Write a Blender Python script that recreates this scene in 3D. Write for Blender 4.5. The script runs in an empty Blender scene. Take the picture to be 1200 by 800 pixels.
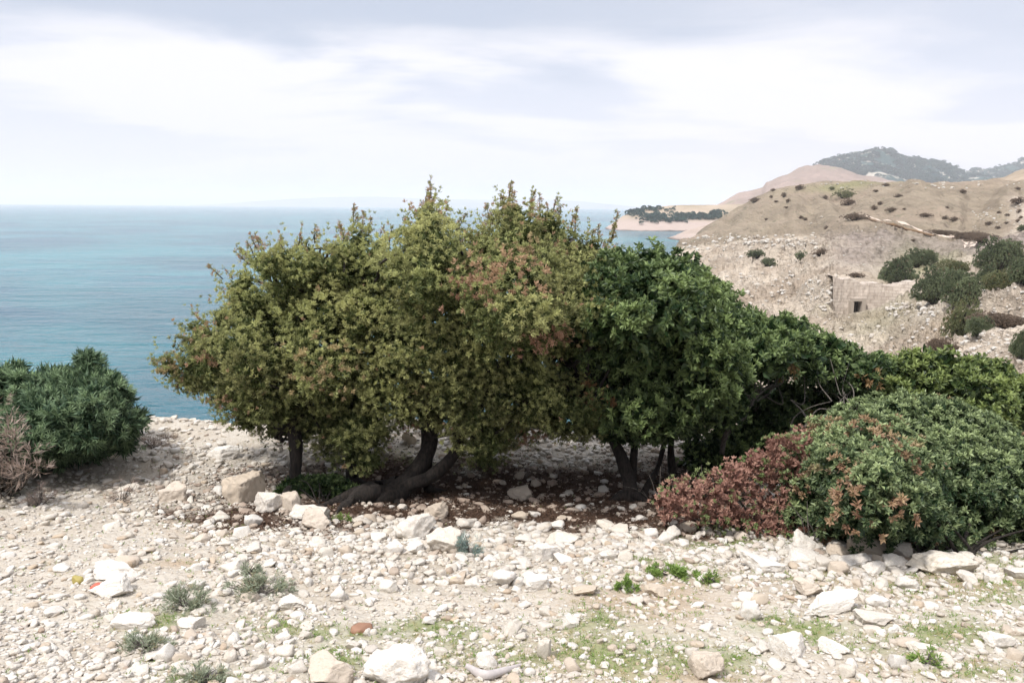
import bpy, bmesh, math, random
import numpy as np
from mathutils import Vector, Matrix
from mathutils.bvhtree import BVHTree
rad = math.radians
S = bpy.context.scene
COL = S.collection
# ------------------------------------------------------------------ camera
CAMZ = 2.4
cd = bpy.data.cameras.new('camera'); cam = bpy.data.objects.new('camera', cd); COL.objects.link(cam)
cd.lens = 28; cd.sensor_width = 36; cd.clip_start = 0.05; cd.clip_end = 60000
PITCH, ROLL = 9.62, 0.42
MR = Matrix.Rotation(rad(90-PITCH), 3, 'X') @ Matrix.Rotation(rad(ROLL), 3, 'Z')
cam.matrix_world = Matrix.Translation((0, 0, CAMZ)) @ MR.to_4x4()
S.camera = cam
MRn = np.array(MR)
FPX = 1200*28/36
def rays(u, v):
    """direction with forward (world y) component 1 through photo pixel (u, v)"""
    u, v = np.broadcast_arrays(np.asarray(u, float), np.asarray(v, float))
    d = np.stack([(u-600)/FPX, (400-v)/FPX, -np.ones_like(u*v)], -1) @ MRn.T
    return d/d[..., 1:2]
def P(u, v, d):
    return np.array([0, 0, CAMZ]) + rays(u, v)*np.asarray(d, float)[..., None]
# ------------------------------------------------------------------ world, sun, exposure
SUN_EL, SUN_AZ = 57, -134           # azimuth measured from +Y, negative = left
w = bpy.data.worlds.new('World'); S.world = w; w.use_nodes = True
nt = w.node_tree; N = nt.nodes; Lk = nt.links
for n in list(N): N.remove(n)
def nd(nt, t, **k):
    n = nt.nodes.new(t)
    for a, b in k.items():
        if a in ('operation', 'blend_type', 'data_type', 'noise_dimensions', 'sky_type', 'feature', 'distance', 'attribute_name', 'attribute_type', 'normalize', 'interpolation_type', 'clamp'): setattr(n, a, b)
        else:
            n.inputs[int(a[1:]) if a[0] == 'i' and a[1:].isdigit() else a.replace('_', ' ')].default_value = b
    return n
def mth(nt, op, a, b=None, c=None):
    n = nt.nodes.new('ShaderNodeMath'); n.operation = op
    for i, x in enumerate((a, b, c)):
        if x is None: continue
        if isinstance(x, (int, float)): n.inputs[i].default_value = x
        else: nt.links.new(x, n.inputs[i])
    return n.outputs[0]
def sstep(nt, x, a, b):
    n = nt.nodes.new('ShaderNodeMapRange'); n.interpolation_type = 'SMOOTHSTEP'
    nt.links.new(x, n.inputs[0]); n.inputs[1].default_value = a; n.inputs[2].default_value = b
    return n.outputs[0]
def mixc(nt, f, a, b, bt='MIX'):
    n = nt.nodes.new('ShaderNodeMix'); n.data_type = 'RGBA'; n.blend_type = bt
    for s, x in ((n.inputs[0], f), (n.inputs[6], a), (n.inputs[7], b)):
        if isinstance(x, (int, float)): s.default_value = x
        elif isinstance(x, tuple): s.default_value = (x+(1,))[:4]
        else: nt.links.new(x, s)
    return n.outputs[2]
tc = nd(nt, 'ShaderNodeTexCoord'); sep = nd(nt, 'ShaderNodeSeparateXYZ'); Lk.new(tc.outputs['Generated'], sep.inputs[0])
sky = nd(nt, 'ShaderNodeTexSky', sky_type='NISHITA'); sky.sun_disc = False
sky.sun_elevation = rad(SUN_EL); sky.sun_rotation = rad(SUN_AZ); sky.dust_density = 2.0
# flattened cloud deck: project direction on a plane
zz = mth(nt, 'MAXIMUM', sep.outputs[2], 0.0); den = mth(nt, 'ADD', zz, 0.16)
cx = mth(nt, 'DIVIDE', sep.outputs[0], den); cy = mth(nt, 'DIVIDE', sep.outputs[1], den)
cmb = nd(nt, 'ShaderNodeCombineXYZ'); Lk.new(cx, cmb.inputs[0]); Lk.new(cy, cmb.inputs[1])
n1 = nd(nt, 'ShaderNodeTexNoise', Scale=0.95, Detail=7.0, Roughness=0.5, Distortion=0.3); 
mp = nd(nt, 'ShaderNodeMapping'); mp.inputs['Location'].default_value = (3.3, 1.7, 0.4); mp.inputs['Scale'].default_value = (0.8, 1.15, 1)
Lk.new(cmb.outputs[0], mp.inputs[0]); Lk.new(mp.outputs[0], n1.inputs['Vector'])
cl = sstep(nt, n1.outputs[0], 0.42, 0.56)
cloudcol = mixc(nt, cl, (5.7, 5.95, 6.8), (7.5, 7.35, 7.7))
# the deck brightens towards the zenith as an overcast sky does
elev = mth(nt, 'ADD', mth(nt, 'MULTIPLY', sstep(nt, zz, 0.26, 0.85), 1.1), 1.0)
hz = sstep(nt, zz, 0.0, 0.17)
base = mixc(nt, hz, (6.7, 6.65, 7.25), cloudcol)
zn = mth(nt, 'ADD', zz, mth(nt, 'MULTIPLY', mth(nt, 'SUBTRACT', n1.outputs[0], 0.5), -0.22))
bandm = mth(nt, 'MULTIPLY', sstep(nt, zn, 0.15, 0.215), mth(nt, 'SUBTRACT', 1.0, mth(nt, 'MULTIPLY', sstep(nt, sep.outputs[0], 0.1, 0.4), 0.55)))
bandm = mth(nt, 'MULTIPLY', bandm, mth(nt, 'SUBTRACT', 1.0, sstep(nt, zz, 0.32, 0.6)))
band = 0.0
elev = mth(nt, 'SUBTRACT', elev, band)
base = mixc(nt, mth(nt, 'MULTIPLY', bandm, 0.85), base, (4.2, 4.65, 5.6))
vm = nd(nt, 'ShaderNodeVectorMath', operation='SCALE'); Lk.new(base, vm.inputs[0]); Lk.new(elev, vm.inputs[3])
mixed = mixc(nt, 0.9, sky.outputs[0], vm.outputs[0])
bg = nd(nt, 'ShaderNodeBackground', Strength=0.1); Lk.new(mixed, bg.inputs[0])
wo = nd(nt, 'ShaderNodeOutputWorld'); Lk.new(bg.outputs[0], wo.inputs[0])
sl = bpy.data.lights.new('sun', 'SUN'); so = bpy.data.objects.new('sun', sl); COL.objects.link(so)
sl.energy = 3.0; sl.angle = rad(5); sl.color = (1, 0.962, 0.91)
sdir = Vector((math.sin(rad(SUN_AZ))*math.cos(rad(SUN_EL)), math.cos(rad(SUN_AZ))*math.cos(rad(SUN_EL)), math.sin(rad(SUN_EL))))
so.rotation_euler = sdir.to_track_quat('Z', 'Y').to_euler()
S.view_settings.view_transform = 'Standard'; S.view_settings.look = 'None'
S.view_settings.exposure = 0.5; S.view_settings.gamma = 1; S.view_settings.use_curve_mapping = False
S.cycles.max_bounces = 5; S.cycles.diffuse_bounces = 3; S.cycles.glossy_bounces = 2; S.cycles.transmission_bounces = 2
S.cycles.volume_bounces = 2; S.cycles.transparent_max_bounces = 4; S.cycles.use_adaptive_sampling = True
S.cycles.adaptive_threshold = 0.02; S.cycles.use_denoising = True
try: S.cycles.denoiser = 'OPENIMAGEDENOISE'; S.cycles.denoising_prefilter = 'ACCURATE'
except Exception: pass
S.cycles.caustics_reflective = False; S.cycles.caustics_refractive = False
# ------------------------------------------------------------------ numpy helpers
def _hash(ix, iy, iz, s):
    h = (ix*374761393 + iy*668265263 + iz*2147483647 + s*974634777) & 0xffffffff
    h = ((h ^ (h >> 13))*1274126177) & 0xffffffff
    return ((h ^ (h >> 16)) & 0xffff)/65535.0
def vnoise(p, s=0):
    p = np.asarray(p, float); i = np.floor(p).astype(np.int64); f = p-i; f = f*f*(3-2*f); r = 0
    for a in (0, 1):
        for b in (0, 1):
            for c in (0, 1):
                wgt = (f[..., 0] if a else 1-f[..., 0])*(f[..., 1] if b else 1-f[..., 1])*(f[..., 2] if c else 1-f[..., 2])
                r = r + wgt*_hash(i[..., 0]+a, i[..., 1]+b, i[..., 2]+c, s)
    return r*2-1
def fbm(p, oct=4, s=0, g=0.5):
    p = np.asarray(p, float); a, r = 1.0, 0
    for k in range(oct):
        r = r + a*vnoise(p*2.03**k+k*7.3, s+k); a *= g
    return r
def nrm(a): return a/np.maximum(np.linalg.norm(a, axis=-1, keepdims=True), 1e-9)
def mk_mesh(name, V, F, mat=None, attrs=None, smooth=True):
    """V (n,3), F (m,k) arrays"""
    V = np.ascontiguousarray(V, np.float32); F = np.ascontiguousarray(F, np.int32)
    me = bpy.data.meshes.new(name); k = F.shape[1]
    me.vertices.add(len(V)); me.vertices.foreach_set('co', V.ravel())
    me.loops.add(F.size); me.loops.foreach_set('vertex_index', F.ravel())
    me.polygons.add(len(F)); me.polygons.foreach_set('loop_start', np.arange(0, F.size, k, dtype=np.int32))
    me.polygons.foreach_set('use_smooth', np.full(len(F), smooth))
    me.update(calc_edges=True)
    for a, x in (attrs or {}).items():
        at = me.attributes.new(a, 'FLOAT', 'POINT'); at.data.foreach_set('value', np.ascontiguousarray(x, np.float32))
    if mat: me.materials.append(mat)
    return me
def link(name, me, parent=None, loc=None):
    o = bpy.data.objects.new(name, me); COL.objects.link(o)
    if parent: o.parent = parent
    if loc is not None: o.location = loc
    return o
def tag(o, label=None, cat=None, group=None, kind=None):
    for k, x in (('label', label), ('category', cat), ('group', group), ('kind', kind)):
        if x: o[k] = x
    return o
def empty(name, loc, label, cat, group=None):
    o = bpy.data.objects.new(name, None); COL.objects.link(o); o.location = loc; o.empty_display_size = 0.2
    return tag(o, label, cat, group)
def gridF(nr, nc):
    a = (np.arange(nr-1)[:, None]*nc+np.arange(nc-1)[None, :]).ravel()
    return np.stack([a, a+1, a+nc+1, a+nc], -1)
# ------------------------------------------------------------------ materials
def newmat(name):
    m = bpy.data.materials.new(name); m.use_nodes = True
    t = m.node_tree; b = t.nodes['Principled BSDF']
    return m, t, b
def attr(t, a):
    n = t.nodes.new('ShaderNodeAttribute'); n.attribute_name = a; return n.outputs['Fac']
def noise(t, scale, detail=5, rough=0.55, vec=None, dist=0.0, out=0):
    n = nd(t, 'ShaderNodeTexNoise', Scale=float(scale), Detail=float(detail), Roughness=rough, Distortion=dist)
    if vec is not None: t.links.new(vec, n.inputs['Vector'])
    return n.outputs[out]
def obco(t): return t.nodes.new('ShaderNodeTexCoord').outputs['Object']
def bump(t, b, h, strength, dist, prev=None):
    n = t.nodes.new('ShaderNodeBump'); n.inputs['Strength'].default_value = strength; n.inputs['Distance'].default_value = dist
    t.links.new(h, n.inputs['Height'])
    if prev is not None: t.links.new(prev, n.inputs['Normal'])
    t.links.new(n.outputs[0], b.inputs['Normal']); return n.outputs[0]
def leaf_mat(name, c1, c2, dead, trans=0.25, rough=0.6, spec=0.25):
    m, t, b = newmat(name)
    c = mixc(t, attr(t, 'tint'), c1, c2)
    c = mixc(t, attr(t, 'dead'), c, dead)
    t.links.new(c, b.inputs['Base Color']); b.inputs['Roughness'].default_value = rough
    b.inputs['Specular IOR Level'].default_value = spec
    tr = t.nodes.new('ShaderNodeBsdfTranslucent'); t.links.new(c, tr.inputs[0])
    mx = t.nodes.new('ShaderNodeMixShader'); mx.inputs[0].default_value = trans
    o = t.nodes['Material Output']
    t.links.new(b.outputs[0], mx.inputs[1]); t.links.new(tr.outputs[0], mx.inputs[2]); t.links.new(mx.outputs[0], o.inputs[0])
    return m
def bark_mat(name, c1, c2):
    m, t, b = newmat(name)
    mpn = t.nodes.new('ShaderNodeMapping'); mpn.inputs['Scale'].default_value = (1, 1, 0.25); t.links.new(obco(t), mpn.inputs[0])
    n = noise(t, 60, 6, 0.65, mpn.outputs[0])
    t.links.new(mixc(t, sstep(t, n, 0.35, 0.65), c1, c2), b.inputs['Base Color'])
    b.inputs['Roughness'].default_value = 0.95; bump(t, b, n, 0.9, 0.012); return m
def stone_mat(name, obj_rand=True, fine=38.0, gain=1.0, mul=(1, .98, .95)):
    m, t, b = newmat(name)
    v = obco(t)
    if obj_rand:
        oi = t.nodes.new('ShaderNodeObjectInfo'); r = mth(t, 'MULTIPLY', oi.outputs['Random'], .66)
        ad = t.nodes.new('ShaderNodeVectorMath'); ad.operation = 'ADD'; t.links.new(v, ad.inputs[0])
        sc = t.nodes.new('ShaderNodeCombineXYZ'); t.links.new(mth(t, 'MULTIPLY', r, 50.0), sc.inputs[0]); t.links.new(sc.outputs[0], ad.inputs[1]); v = ad.outputs[0]
    else: r = attr(t, 'tint')
    ramp = t.nodes.new('ShaderNodeValToRGB'); t.links.new(r, ramp.inputs[0]); e = ramp.color_ramp.elements
    cols = [(0, (.76, .72, .65)), (.25, (.82, .79, .74)), (.45, (.70, .65, .58)), (.6, (.76, .71, .62)), (.74, (.70, .63, .55)), (.86, (.58, .54, .49)), (.94, (.60, .48, .35)), (1, (.40, .31, .25))]
    while len(e) < len(cols): e.new(0.5)
    for k, (p, c) in enumerate(cols): e[k].position = p; e[k].color = tuple(x*gain*(1-(1-q)*.55) for x, q in zip(c, mul))+(1,)
    n = noise(t, fine*0.35, 6, 0.6, v); n2 = noise(t, fine, 5, 0.65, v)
    c = mixc(t, sstep(t, n, 0.48, 0.72), ramp.outputs[0], (.56*gain, .47*gain, .37*gain))
    c = mixc(t, mth(t, 'MULTIPLY', sstep(t, n2, 0.56, 0.72), 0.45), c, (.34, .30, .26))
    c = mixc(t, mth(t, 'MULTIPLY', sstep(t, noise(t, fine*.12, 3, .5, v), .45, .6), .35), c, (.60*gain, .52*gain, .42*gain))
    t.links.new(c, b.inputs['Base Color']); b.inputs['Roughness'].default_value = 0.9; b.inputs['Specular IOR Level'].default_value = 0.2
    p = bump(t, b, n, 0.8, 0.005 if obj_rand else .02); p = bump(t, b, n2, 0.8, 0.0018 if obj_rand else .008, p); bump(t, b, noise(t, fine*3, 3, 0.6, v), 0.4, 0.0005 if obj_rand else .003, p)
    return m
M = {}
M['juniper'] = leaf_mat('juniper_leaf', (.055, .076, .022), (.47, .49, .20), (.46, .27, .19), 0.28)
M['lentisk'] = leaf_mat('mastic_leaf', (.020, .046, .015), (.27, .35, .13), (.40, .22, .11), 0.28, 0.5, 0.35)
M['lentisk_back'] = leaf_mat('mastic_leaf_yellowish', (.026, .052, .015), (.27, .33, .10), (.25, .16, .06), 0.2, 0.5, 0.4)
M['lentisk_front'] = leaf_mat('mastic_leaf_soft', (.022, .048, .018), (.34, .41, .19), (.44, .22, .15), 0.25, 0.5, 0.35)
M['redleaf'] = leaf_mat('red_leaf', (.25, .13, .10), (.52, .32, .24), (.17, .25, .09), 0.25)
M['pine'] = leaf_mat('pine_needle', (.030, .062, .032), (.24, .33, .17), (.20, .12, .07), 0.15)
M['dryleaf'] = leaf_mat('dry_brown_twig', (.24, .18, .145), (.36, .29, .24), (.35, .24, .2), 0.1)
M['greyleaf'] = leaf_mat('grey_green_leaf', (.19, .22, .14), (.32, .35, .25), (.35, .30, .18), 0.2)
M['blueleaf'] = leaf_mat('blue_green_leaf', (.16, .22, .19), (.28, .36, .33), (.3, .3, .2), 0.2)
M['grass'] = leaf_mat('grass_blade', (.12, .21, .045), (.28, .38, .11), (.46, .38, .21), 0.35)
M['farleaf'] = leaf_mat('shrub_leaf_dark', (.045, .062, .030), (.20, .235, .125), (.14, .10, .06), 0.15)
M['farwood'] = leaf_mat('distant_wood_leaf', (.020, .052, .043), (.052, .108, .085), (.1, .1, .07), 0.1)
M['farbrown'] = leaf_mat('shrub_leaf_brown', (.12, .09, .065), (.22, .165, .12), (.16, .12, .07), 0.15)
M['farolive'] = leaf_mat('shrub_leaf_olive', (.09, .105, .045), (.18, .185, .085), (.2, .14, .07), 0.15)
M['bark'] = bark_mat('dark_bark', (.008, .006, .005), (.034, .026, .020))
M['greybark'] = bark_mat('grey_bark', (.05, .043, .036), (.145, .125, .105))
M['stone'] = stone_mat('limestone', gain=.80)
M['gravel'] = stone_mat('limestone_gravel', False, 60.0, .74)
M['tanstone'] = stone_mat('tan_limestone', True, 30.0, 0.74, (.78, .62, .46))
# ------------------------------------------------------------------ near ground
def in_poly(u, v, poly):
    poly = np.asarray(poly, float); x1, y1 = poly[:, 0], poly[:, 1]; x2, y2 = np.roll(x1, -1), np.roll(y1, -1)
    u = np.asarray(u)[..., None]; v = np.asarray(v)[..., None]
    c = ((y1 > v) != (y2 > v)) & (u < (x2-x1)*(v-y1)/np.where(y2 == y1, 1e-9, y2-y1)+x1)
    return c.sum(-1) % 2 == 1
def project(p):
    q = (np.asarray(p)-np.array([0, 0, CAMZ])) @ MRn
    return 600+FPX*q[..., 0]/-q[..., 2], 400-FPX*q[..., 1]/-q[..., 2]
def sm(x, a, b):
    t = np.clip((x-a)/(b-a), 0, 1); return t*t*(3-2*t)
def ground_h(x, y):
    z = np.where(y < 6.5, (6.5-y)*0.172, 0.0)
    z = np.where(y < 2.3, 4.2*0.172+(2.3-y)*0.05, z)
    z = z - 0.05*np.exp(-((y-6.5)/0.8)**2)*0
    p = np.stack([x, y, 0*x], -1)
    z = z+0.045*fbm(p*0.55, 3, 1)+0.018*fbm(p*2.3, 3, 5)+0.008*fbm(p*9, 3, 9)
    # flat bedrock ledges on the far left
    led = sm(-x, 1.2, 2.6)*sm(y, 4.2, 6.0)
    q = fbm(p*np.array([1.1, 2.6, 1]), 3, 21); z = z+led*0.05*np.round(q*3)/3
    edge = 8.55+0.25*fbm(p*np.array([0.8, 0, 0]), 3, 33)+sm(x, 2.5, 6)*3.5
    over = np.clip(y-edge, 0, None)
    z = z-over*1.2-np.clip(over-0.8, 0, None)*1.2+np.where(over > .5, 0.25*fbm(p*1.3, 3, 41), 0)
    return np.maximum(z, -19.0)
gx = np.unique(np.concatenate([np.linspace(-80, -8, 30), np.arange(-8, 8, .034), np.linspace(8, 80, 30)]))
gy = np.unique(np.concatenate([np.linspace(-60, 1.4, 24), np.arange(1.4, 10.2, .034), np.linspace(10.2, 40, 40)]))
GX, GY = np.meshgrid(gx, gy); GZ = ground_h(GX, GY)
GV = np.stack([GX, GY, GZ], -1).reshape(-1, 3)
gu, gv = project(GV); front = GV[:, 1] > 1
def blob(u, v, cu, cv, ru, rv):
    d = ((u-cu)/ru)**2+((v-cv)/rv)**2; return np.exp(-d*1.2)
SOIL_SHADE = [(520, 560, 230, 26), (680, 565, 200, 28), (560, 572, 300, 34), (700, 590, 230, 28), (400, 595, 110, 20), (250, 605, 90, 14), (840, 612, 130, 16), (800, 570, 120, 40), (520, 600, 190, 15), (640, 602, 160, 14)]  # brown soil under the trees, widened to paint in their shade
GREEN = [(720, 765, 110, 28), (560, 775, 60, 22), (380, 770, 60, 20), (430, 738, 60, 10), (340, 735, 50, 12), (1130, 690, 90, 22), (1060, 745, 90, 20), (860, 632, 70, 10), (690, 740, 70, 14),
         (930, 740, 70, 14), (500, 745, 60, 10), (800, 668, 80, 9), (1180, 660, 60, 12), (540, 560, 0.1, .1), (500, 540, 60, 12), (170, 720, 60, 14), (230, 790, 60, 14), (830, 770, 60, 18), (940, 670, 50, 8), (1120, 790, 70, 12)]
BROWN = [(640, 770, 80, 25), (1090, 790, 90, 16), (760, 700, 120, 30), (1000, 690, 110, 22), (500, 790, 70, 18), (240, 610, 80, 14), (1100, 680, 100, 20), (230, 655, 60, 12), (780, 790, 90, 20)]
def zone(lst, u, v):
    r = 0
    for c in lst: r = np.maximum(r, blob(u, v, *c))
    return r
def masks(p):
    u, v = project(p); f = p[..., 1] > 1
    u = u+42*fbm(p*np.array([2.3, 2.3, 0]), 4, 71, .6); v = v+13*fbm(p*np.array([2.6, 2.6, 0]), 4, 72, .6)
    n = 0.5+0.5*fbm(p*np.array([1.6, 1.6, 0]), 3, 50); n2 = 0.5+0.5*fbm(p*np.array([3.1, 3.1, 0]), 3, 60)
    soil_shade = np.clip(zone(SOIL_SHADE, u, v)*f*1.5-0.25*n, 0, 1)
    green = np.clip(zone(GREEN, u, v)*f*(0.35+1.1*n2), 0, 1)
    brown = np.clip(zone(BROWN, u, v)*f*(0.3+0.9*n), 0, 1)
    return soil_shade, green, brown
soil_shade, green, brown = masks(GV)
def ground_mat():
    m, t, b = newmat('stony_ground'); v = obco(t)
    vo = nd(t, 'ShaderNodeTexVoronoi', Scale=34.0, Randomness=1.0); t.links.new(v, vo.inputs['Vector'])
    vo2 = nd(t, 'ShaderNodeTexVoronoi', Scale=78.0); t.links.new(v, vo2.inputs['Vector'])
    n = noise(t, 1.6, 6, 0.6, v); n2 = noise(t, 22, 5, 0.6, v)
    c = mixc(t, sstep(t, n, .35, .68), (.45, .41, .35), (.33, .285, .225))
    hs = t.nodes.new('ShaderNodeSeparateColor'); t.links.new(vo.outputs['Color'], hs.inputs[0])
    c = mixc(t, mth(t, 'MULTIPLY', hs.outputs[0], .5), c, (.46, .42, .36))
    hs2 = t.nodes.new('ShaderNodeSeparateColor'); t.links.new(vo2.outputs['Color'], hs2.inputs[0])
    c = mixc(t, mth(t, 'MULTIPLY', sstep(t, hs2.outputs[0], .6, .95), .5), c, (.33, .27, .2))
    c = mixc(t, mth(t, 'MULTIPLY', sstep(t, n2, .55, .7), .5), c, (.36, .29, .21))
    c = mixc(t, mth(t, 'MULTIPLY', attr(t, 'brown'), .75), c, (.34, .25, .165))
    g = mixc(t, n2, (.12, .16, .05), (.25, .24, .12))
    c = mixc(t, mth(t, 'MULTIPLY', attr(t, 'green'), .85), c, g)
    sc = mixc(t, n2, (.04, .024, .016), (.095, .058, .040))  # soil colour darkened to carry the shade below the crowns
    c = mixc(t, attr(t, 'soil_shade'), c, sc)
    t.links.new(c, b.inputs['Base Color']); b.inputs['Roughness'].default_value = .95; b.inputs['Specular IOR Level'].default_value = .15
    p = bump(t, b, mth(t, 'SUBTRACT', 1.0, vo.outputs['Distance']), .6, .012)
    p = bump(t, b, n2, .6, .02, p); bump(t, b, mth(t, 'SUBTRACT', 1.0, vo2.outputs['Distance']), .5, .005, p)
    return m
gme = mk_mesh('ground', GV, gridF(len(gy), len(gx)), ground_mat(), {'soil_shade': soil_shade, 'green': green, 'brown': brown})
ground = tag(link('ground', gme), 'pale stony ground strewn with limestone gravel', kind='structure')
def gh(x, y): return float(ground_h(np.array([x]), np.array([y]))[0])
def hit(u, v):
    """where the line of sight through the photo pixel meets the near ground"""
    r = rays(u, v); lo = 1.0
    ys = np.linspace(1.0, 14, 1400); z = CAMZ+r[2]*ys; g = ground_h(r[0]*ys, ys)
    k = np.argmax(z < g)
    return np.array([r[0]*ys[k], ys[k], g[k]]) if z[k] < g[k] else None
def hits(u, v):
    r = rays(u, v); ys = np.linspace(1.6, 11, 500)
    out = np.full((len(u), 3), np.nan); done = np.zeros(len(u), bool)
    for yv in ys:
        x = r[:, 0]*yv; z = CAMZ+r[:, 2]*yv; g = ground_h(x, np.full_like(x, yv)); k = (z < g) & ~done
        out[k] = np.stack([x, np.full_like(x, yv), g], -1)[k]; done |= k
    return out
# ------------------------------------------------------------------ sea
SEA = CAMZ-18.0
def water_mat():
    m, t, b = newmat('sea_water'); v = obco(t)
    mpn = t.nodes.new('ShaderNodeMapping'); mpn.inputs['Rotation'].default_value = (0, 0, rad(12)); mpn.inputs['Scale'].default_value = (.45, 1.0, 1); t.links.new(v, mpn.inputs[0])
    big = noise(t, .012, 3, .5, v); mid = noise(t, .045, 4, .55, mpn.outputs[0])
    c = mixc(t, sstep(t, big, .38, .62), (.012, .092, .122), (.028, .175, .20))
    c = mixc(t, mth(t, 'MULTIPLY', sstep(t, mid, .45, .7), .6), c, (.008, .060, .115))
    t.links.new(c, b.inputs['Base Color']); b.inputs['Roughness'].default_value = .16; b.inputs['IOR'].default_value = 1.33
    w1 = noise(t, .30, 5, .62, mpn.outputs[0], .4); w2 = noise(t, 1.1, 4, .6, mpn.outputs[0], .3)
    w0 = noise(t, .07, 3, .55, mpn.outputs[0], .3)
    p = bump(t, b, w0, 1, 3.5); p = bump(t, b, w1, 1, 2.2, p); bump(t, b, w2, 1, .5, p); return m
wx = np.array([-12000, -3000, -800, -200, 0, 200, 800, 3000, 12000.]); wy = np.array([-500, 0, 10, 60, 200, 800, 3000, 12000.])
WX, WY = np.meshgrid(wx, wy)
tag(link('water', mk_mesh('water', np.stack([WX, WY, 0*WX+SEA], -1).reshape(-1, 3), gridF(len(wy), len(wx)), water_mat(), smooth=False)), 'calm rippled turquoise sea', kind='structure')
# ------------------------------------------------------------------ the slopes round the bay
def zr(z): return ('z', z)
C_ = {  # column u : [(depth, v or z)] for hidden start, foot, mid, gully, bank, hill foot, hill mid, hill top, back, far
 700: [(9, zr(-19)), (20, zr(-19)), (45, zr(-19)), (75, zr(-19)), (110, zr(-19)), (200, zr(-19)), (225, zr(-19)), (250, zr(-19)), (290, zr(-19)), (380, zr(-19))],
 765: [(9, zr(-8)), (20, zr(-10)), (45, zr(-13)), (75, zr(-14.5)), (110, zr(-15)), (200, zr(-17)), (225, zr(-18)), (250, zr(-18)), (290, zr(-19)), (380, zr(-19))],
 795: [(9, zr(-2)), (20, 560), (45, 440), (75, 378), (110, 338), (195, 292), (215, 293), (235, zr(-16)), (290, zr(-18)), (380, zr(-19))],
 815: [(9, zr(-2)), (20, 560), (45, 438), (75, 376), (110, 334), (195, 287), (215, 281), (240, 276), (290, zr(-14)), (380, zr(-18))],
 840: [(9, zr(-2)), (20, 558), (45, 436), (75, 374), (108, 331), (190, 284), (215, 272), (238, 260), (290, zr(-10)), (380, zr(-18))],
 862: [(9, zr(-2)), (20, 556), (46, 434), (76, 373), (107, 328), (182, 281), (205, 263), (232, 244), (290, zr(-3)), (380, zr(-16))],
 885: [(9, zr(-2)), (20, 555), (47, 432), (76, 371), (106, 326), (176, 279), (200, 254), (228, 230), (290, zr(1)), (380, zr(-14))],
 915: [(9, zr(-2)), (20, 553), (48, 428), (77, 370), (104, 325), (170, 277), (195, 248), (224, 220), (290, zr(4)), (380, zr(-8))],
 945: [(9, zr(-2)), (20, 552), (49, 422), (77, 372), (84, 330), (162, 276), (190, 244), (220, 213.5), (290, zr(7)), (380, zr(0))],
 972: [(9, zr(-2)), (20, 550), (49, 415), (74.5, 370), (77.2, 324), (150, 273), (185, 241), (218, 212), (290, zr(8)), (380, zr(0))],
 977: [(9, zr(-2)), (20, 550), (49.5, 413), (74.5, 370.5), (77.2, 324), (148, 272), (184, 240.5), (217, 212), (290, zr(8)), (380, zr(0))],
 985: [(9, zr(-2)), (20, 550), (49.5, 413), (76.5, 374), (78.5, 326), (145, 270), (182, 240), (217, 212), (290, zr(8)), (380, zr(0))],
 1030: [(9, zr(-2)), (20, 546), (50, 405), (76.4, 374), (80.5, 329), (138, 266), (176, 238), (215, 212), (290, zr(8)), (380, zr(0))],
 1070: [(9, zr(-2)), (20, 545), (46, 404), (75, 352), (84, 324), (132, 272), (172, 238), (212, 212), (290, zr(8)), (380, zr(0))],
 1100: [(9, zr(-2)), (20, 544), (43, 403), (70, 350), (86, 318), (128, 280), (168, 238), (210, 211.5), (290, zr(8)), (380, zr(0))],
 1140: [(9, zr(-2)), (20, 543), (40, 402), (62, 346), (84, 312), (124, 284), (164, 238), (208, 211), (290, zr(8)), (380, zr(0))],
 1200: [(9, zr(-2)), (20, 542), (37, 405), (54, 342), (78, 308), (116, 272), (158, 237), (204, 209), (290, zr(9)), (380, zr(0))],
 1300: [(9, zr(-2)), (20, 540), (36, 405), (50, 335), (75, 300), (112, 262), (155, 232), (204, 205), (290, zr(10)), (380, zr(0))],
 1600: [(9, zr(-2)), (20, 535), (36, 400), (50, 325), (75, 285), (112, 245), (155, 220), (204, 195), (290, zr(14)), (380, zr(0))]}
us = np.array(sorted(C_)); nf = 10
Rm = np.zeros((len(us), nf)); Zm = np.zeros((len(us), nf)); Xk = np.zeros(len(us))
for i, u in enumerate(us):
    for j, (r, vv) in enumerate(C_[u]):
        Rm[i, j] = r; Zm[i, j] = vv[1] if isinstance(vv, tuple) else P(u, vv, r)[2]
UU = np.concatenate([np.arange(700, 1240, 1.5), np.linspace(1240, 1600, 60)])
Rc = np.stack([np.interp(UU, us, Rm[:, j]) for j in range(nf)], 1); Zc = np.stack([np.interp(UU, us, Zm[:, j]) for j in range(nf)], 1)
TT = np.concatenate([j+np.arange(n_)/n_ for j, n_ in enumerate([6, 20, 46, 40, 60, 46, 46, 10, 4])]+[[nf-1]])
def lerp_rows(A):
    j = np.clip(TT.astype(int), 0, nf-2); f = TT-j
    B = A[:, j]*(1-f)+A[:, j+1]*f
    K = np.array([1, 3, 4, 3, 1.])/12
    Bp = np.pad(B, ((0, 0), (2, 2)), 'edge'); return sum(K[k]*Bp[:, k:k+B.shape[1]] for k in range(5))
RR = lerp_rows(Rc); ZZ = lerp_rows(Zc)
def smooth_cols(B):
    K = np.array([1, 3, 4, 3, 1.])/12; Bp = np.pad(B, ((2, 2), (0, 0)), 'edge'); return sum(K[k]*Bp[k:k+B.shape[0]] for k in range(5))
RR = smooth_cols(RR); ZZ = smooth_cols(ZZ)
XX = rays(UU, 300)[:, 0][:, None]*RR
TP = np.stack([XX, RR, ZZ], -1)
Tt = np.broadcast_to(TT[None], RR.shape); Uu = np.broadcast_to(UU[:, None], RR.shape)
rocky = np.clip(sm(Tt, 1, 1.6)*(1-sm(Tt, 4.7, 5.15)), 0, 1)
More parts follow.
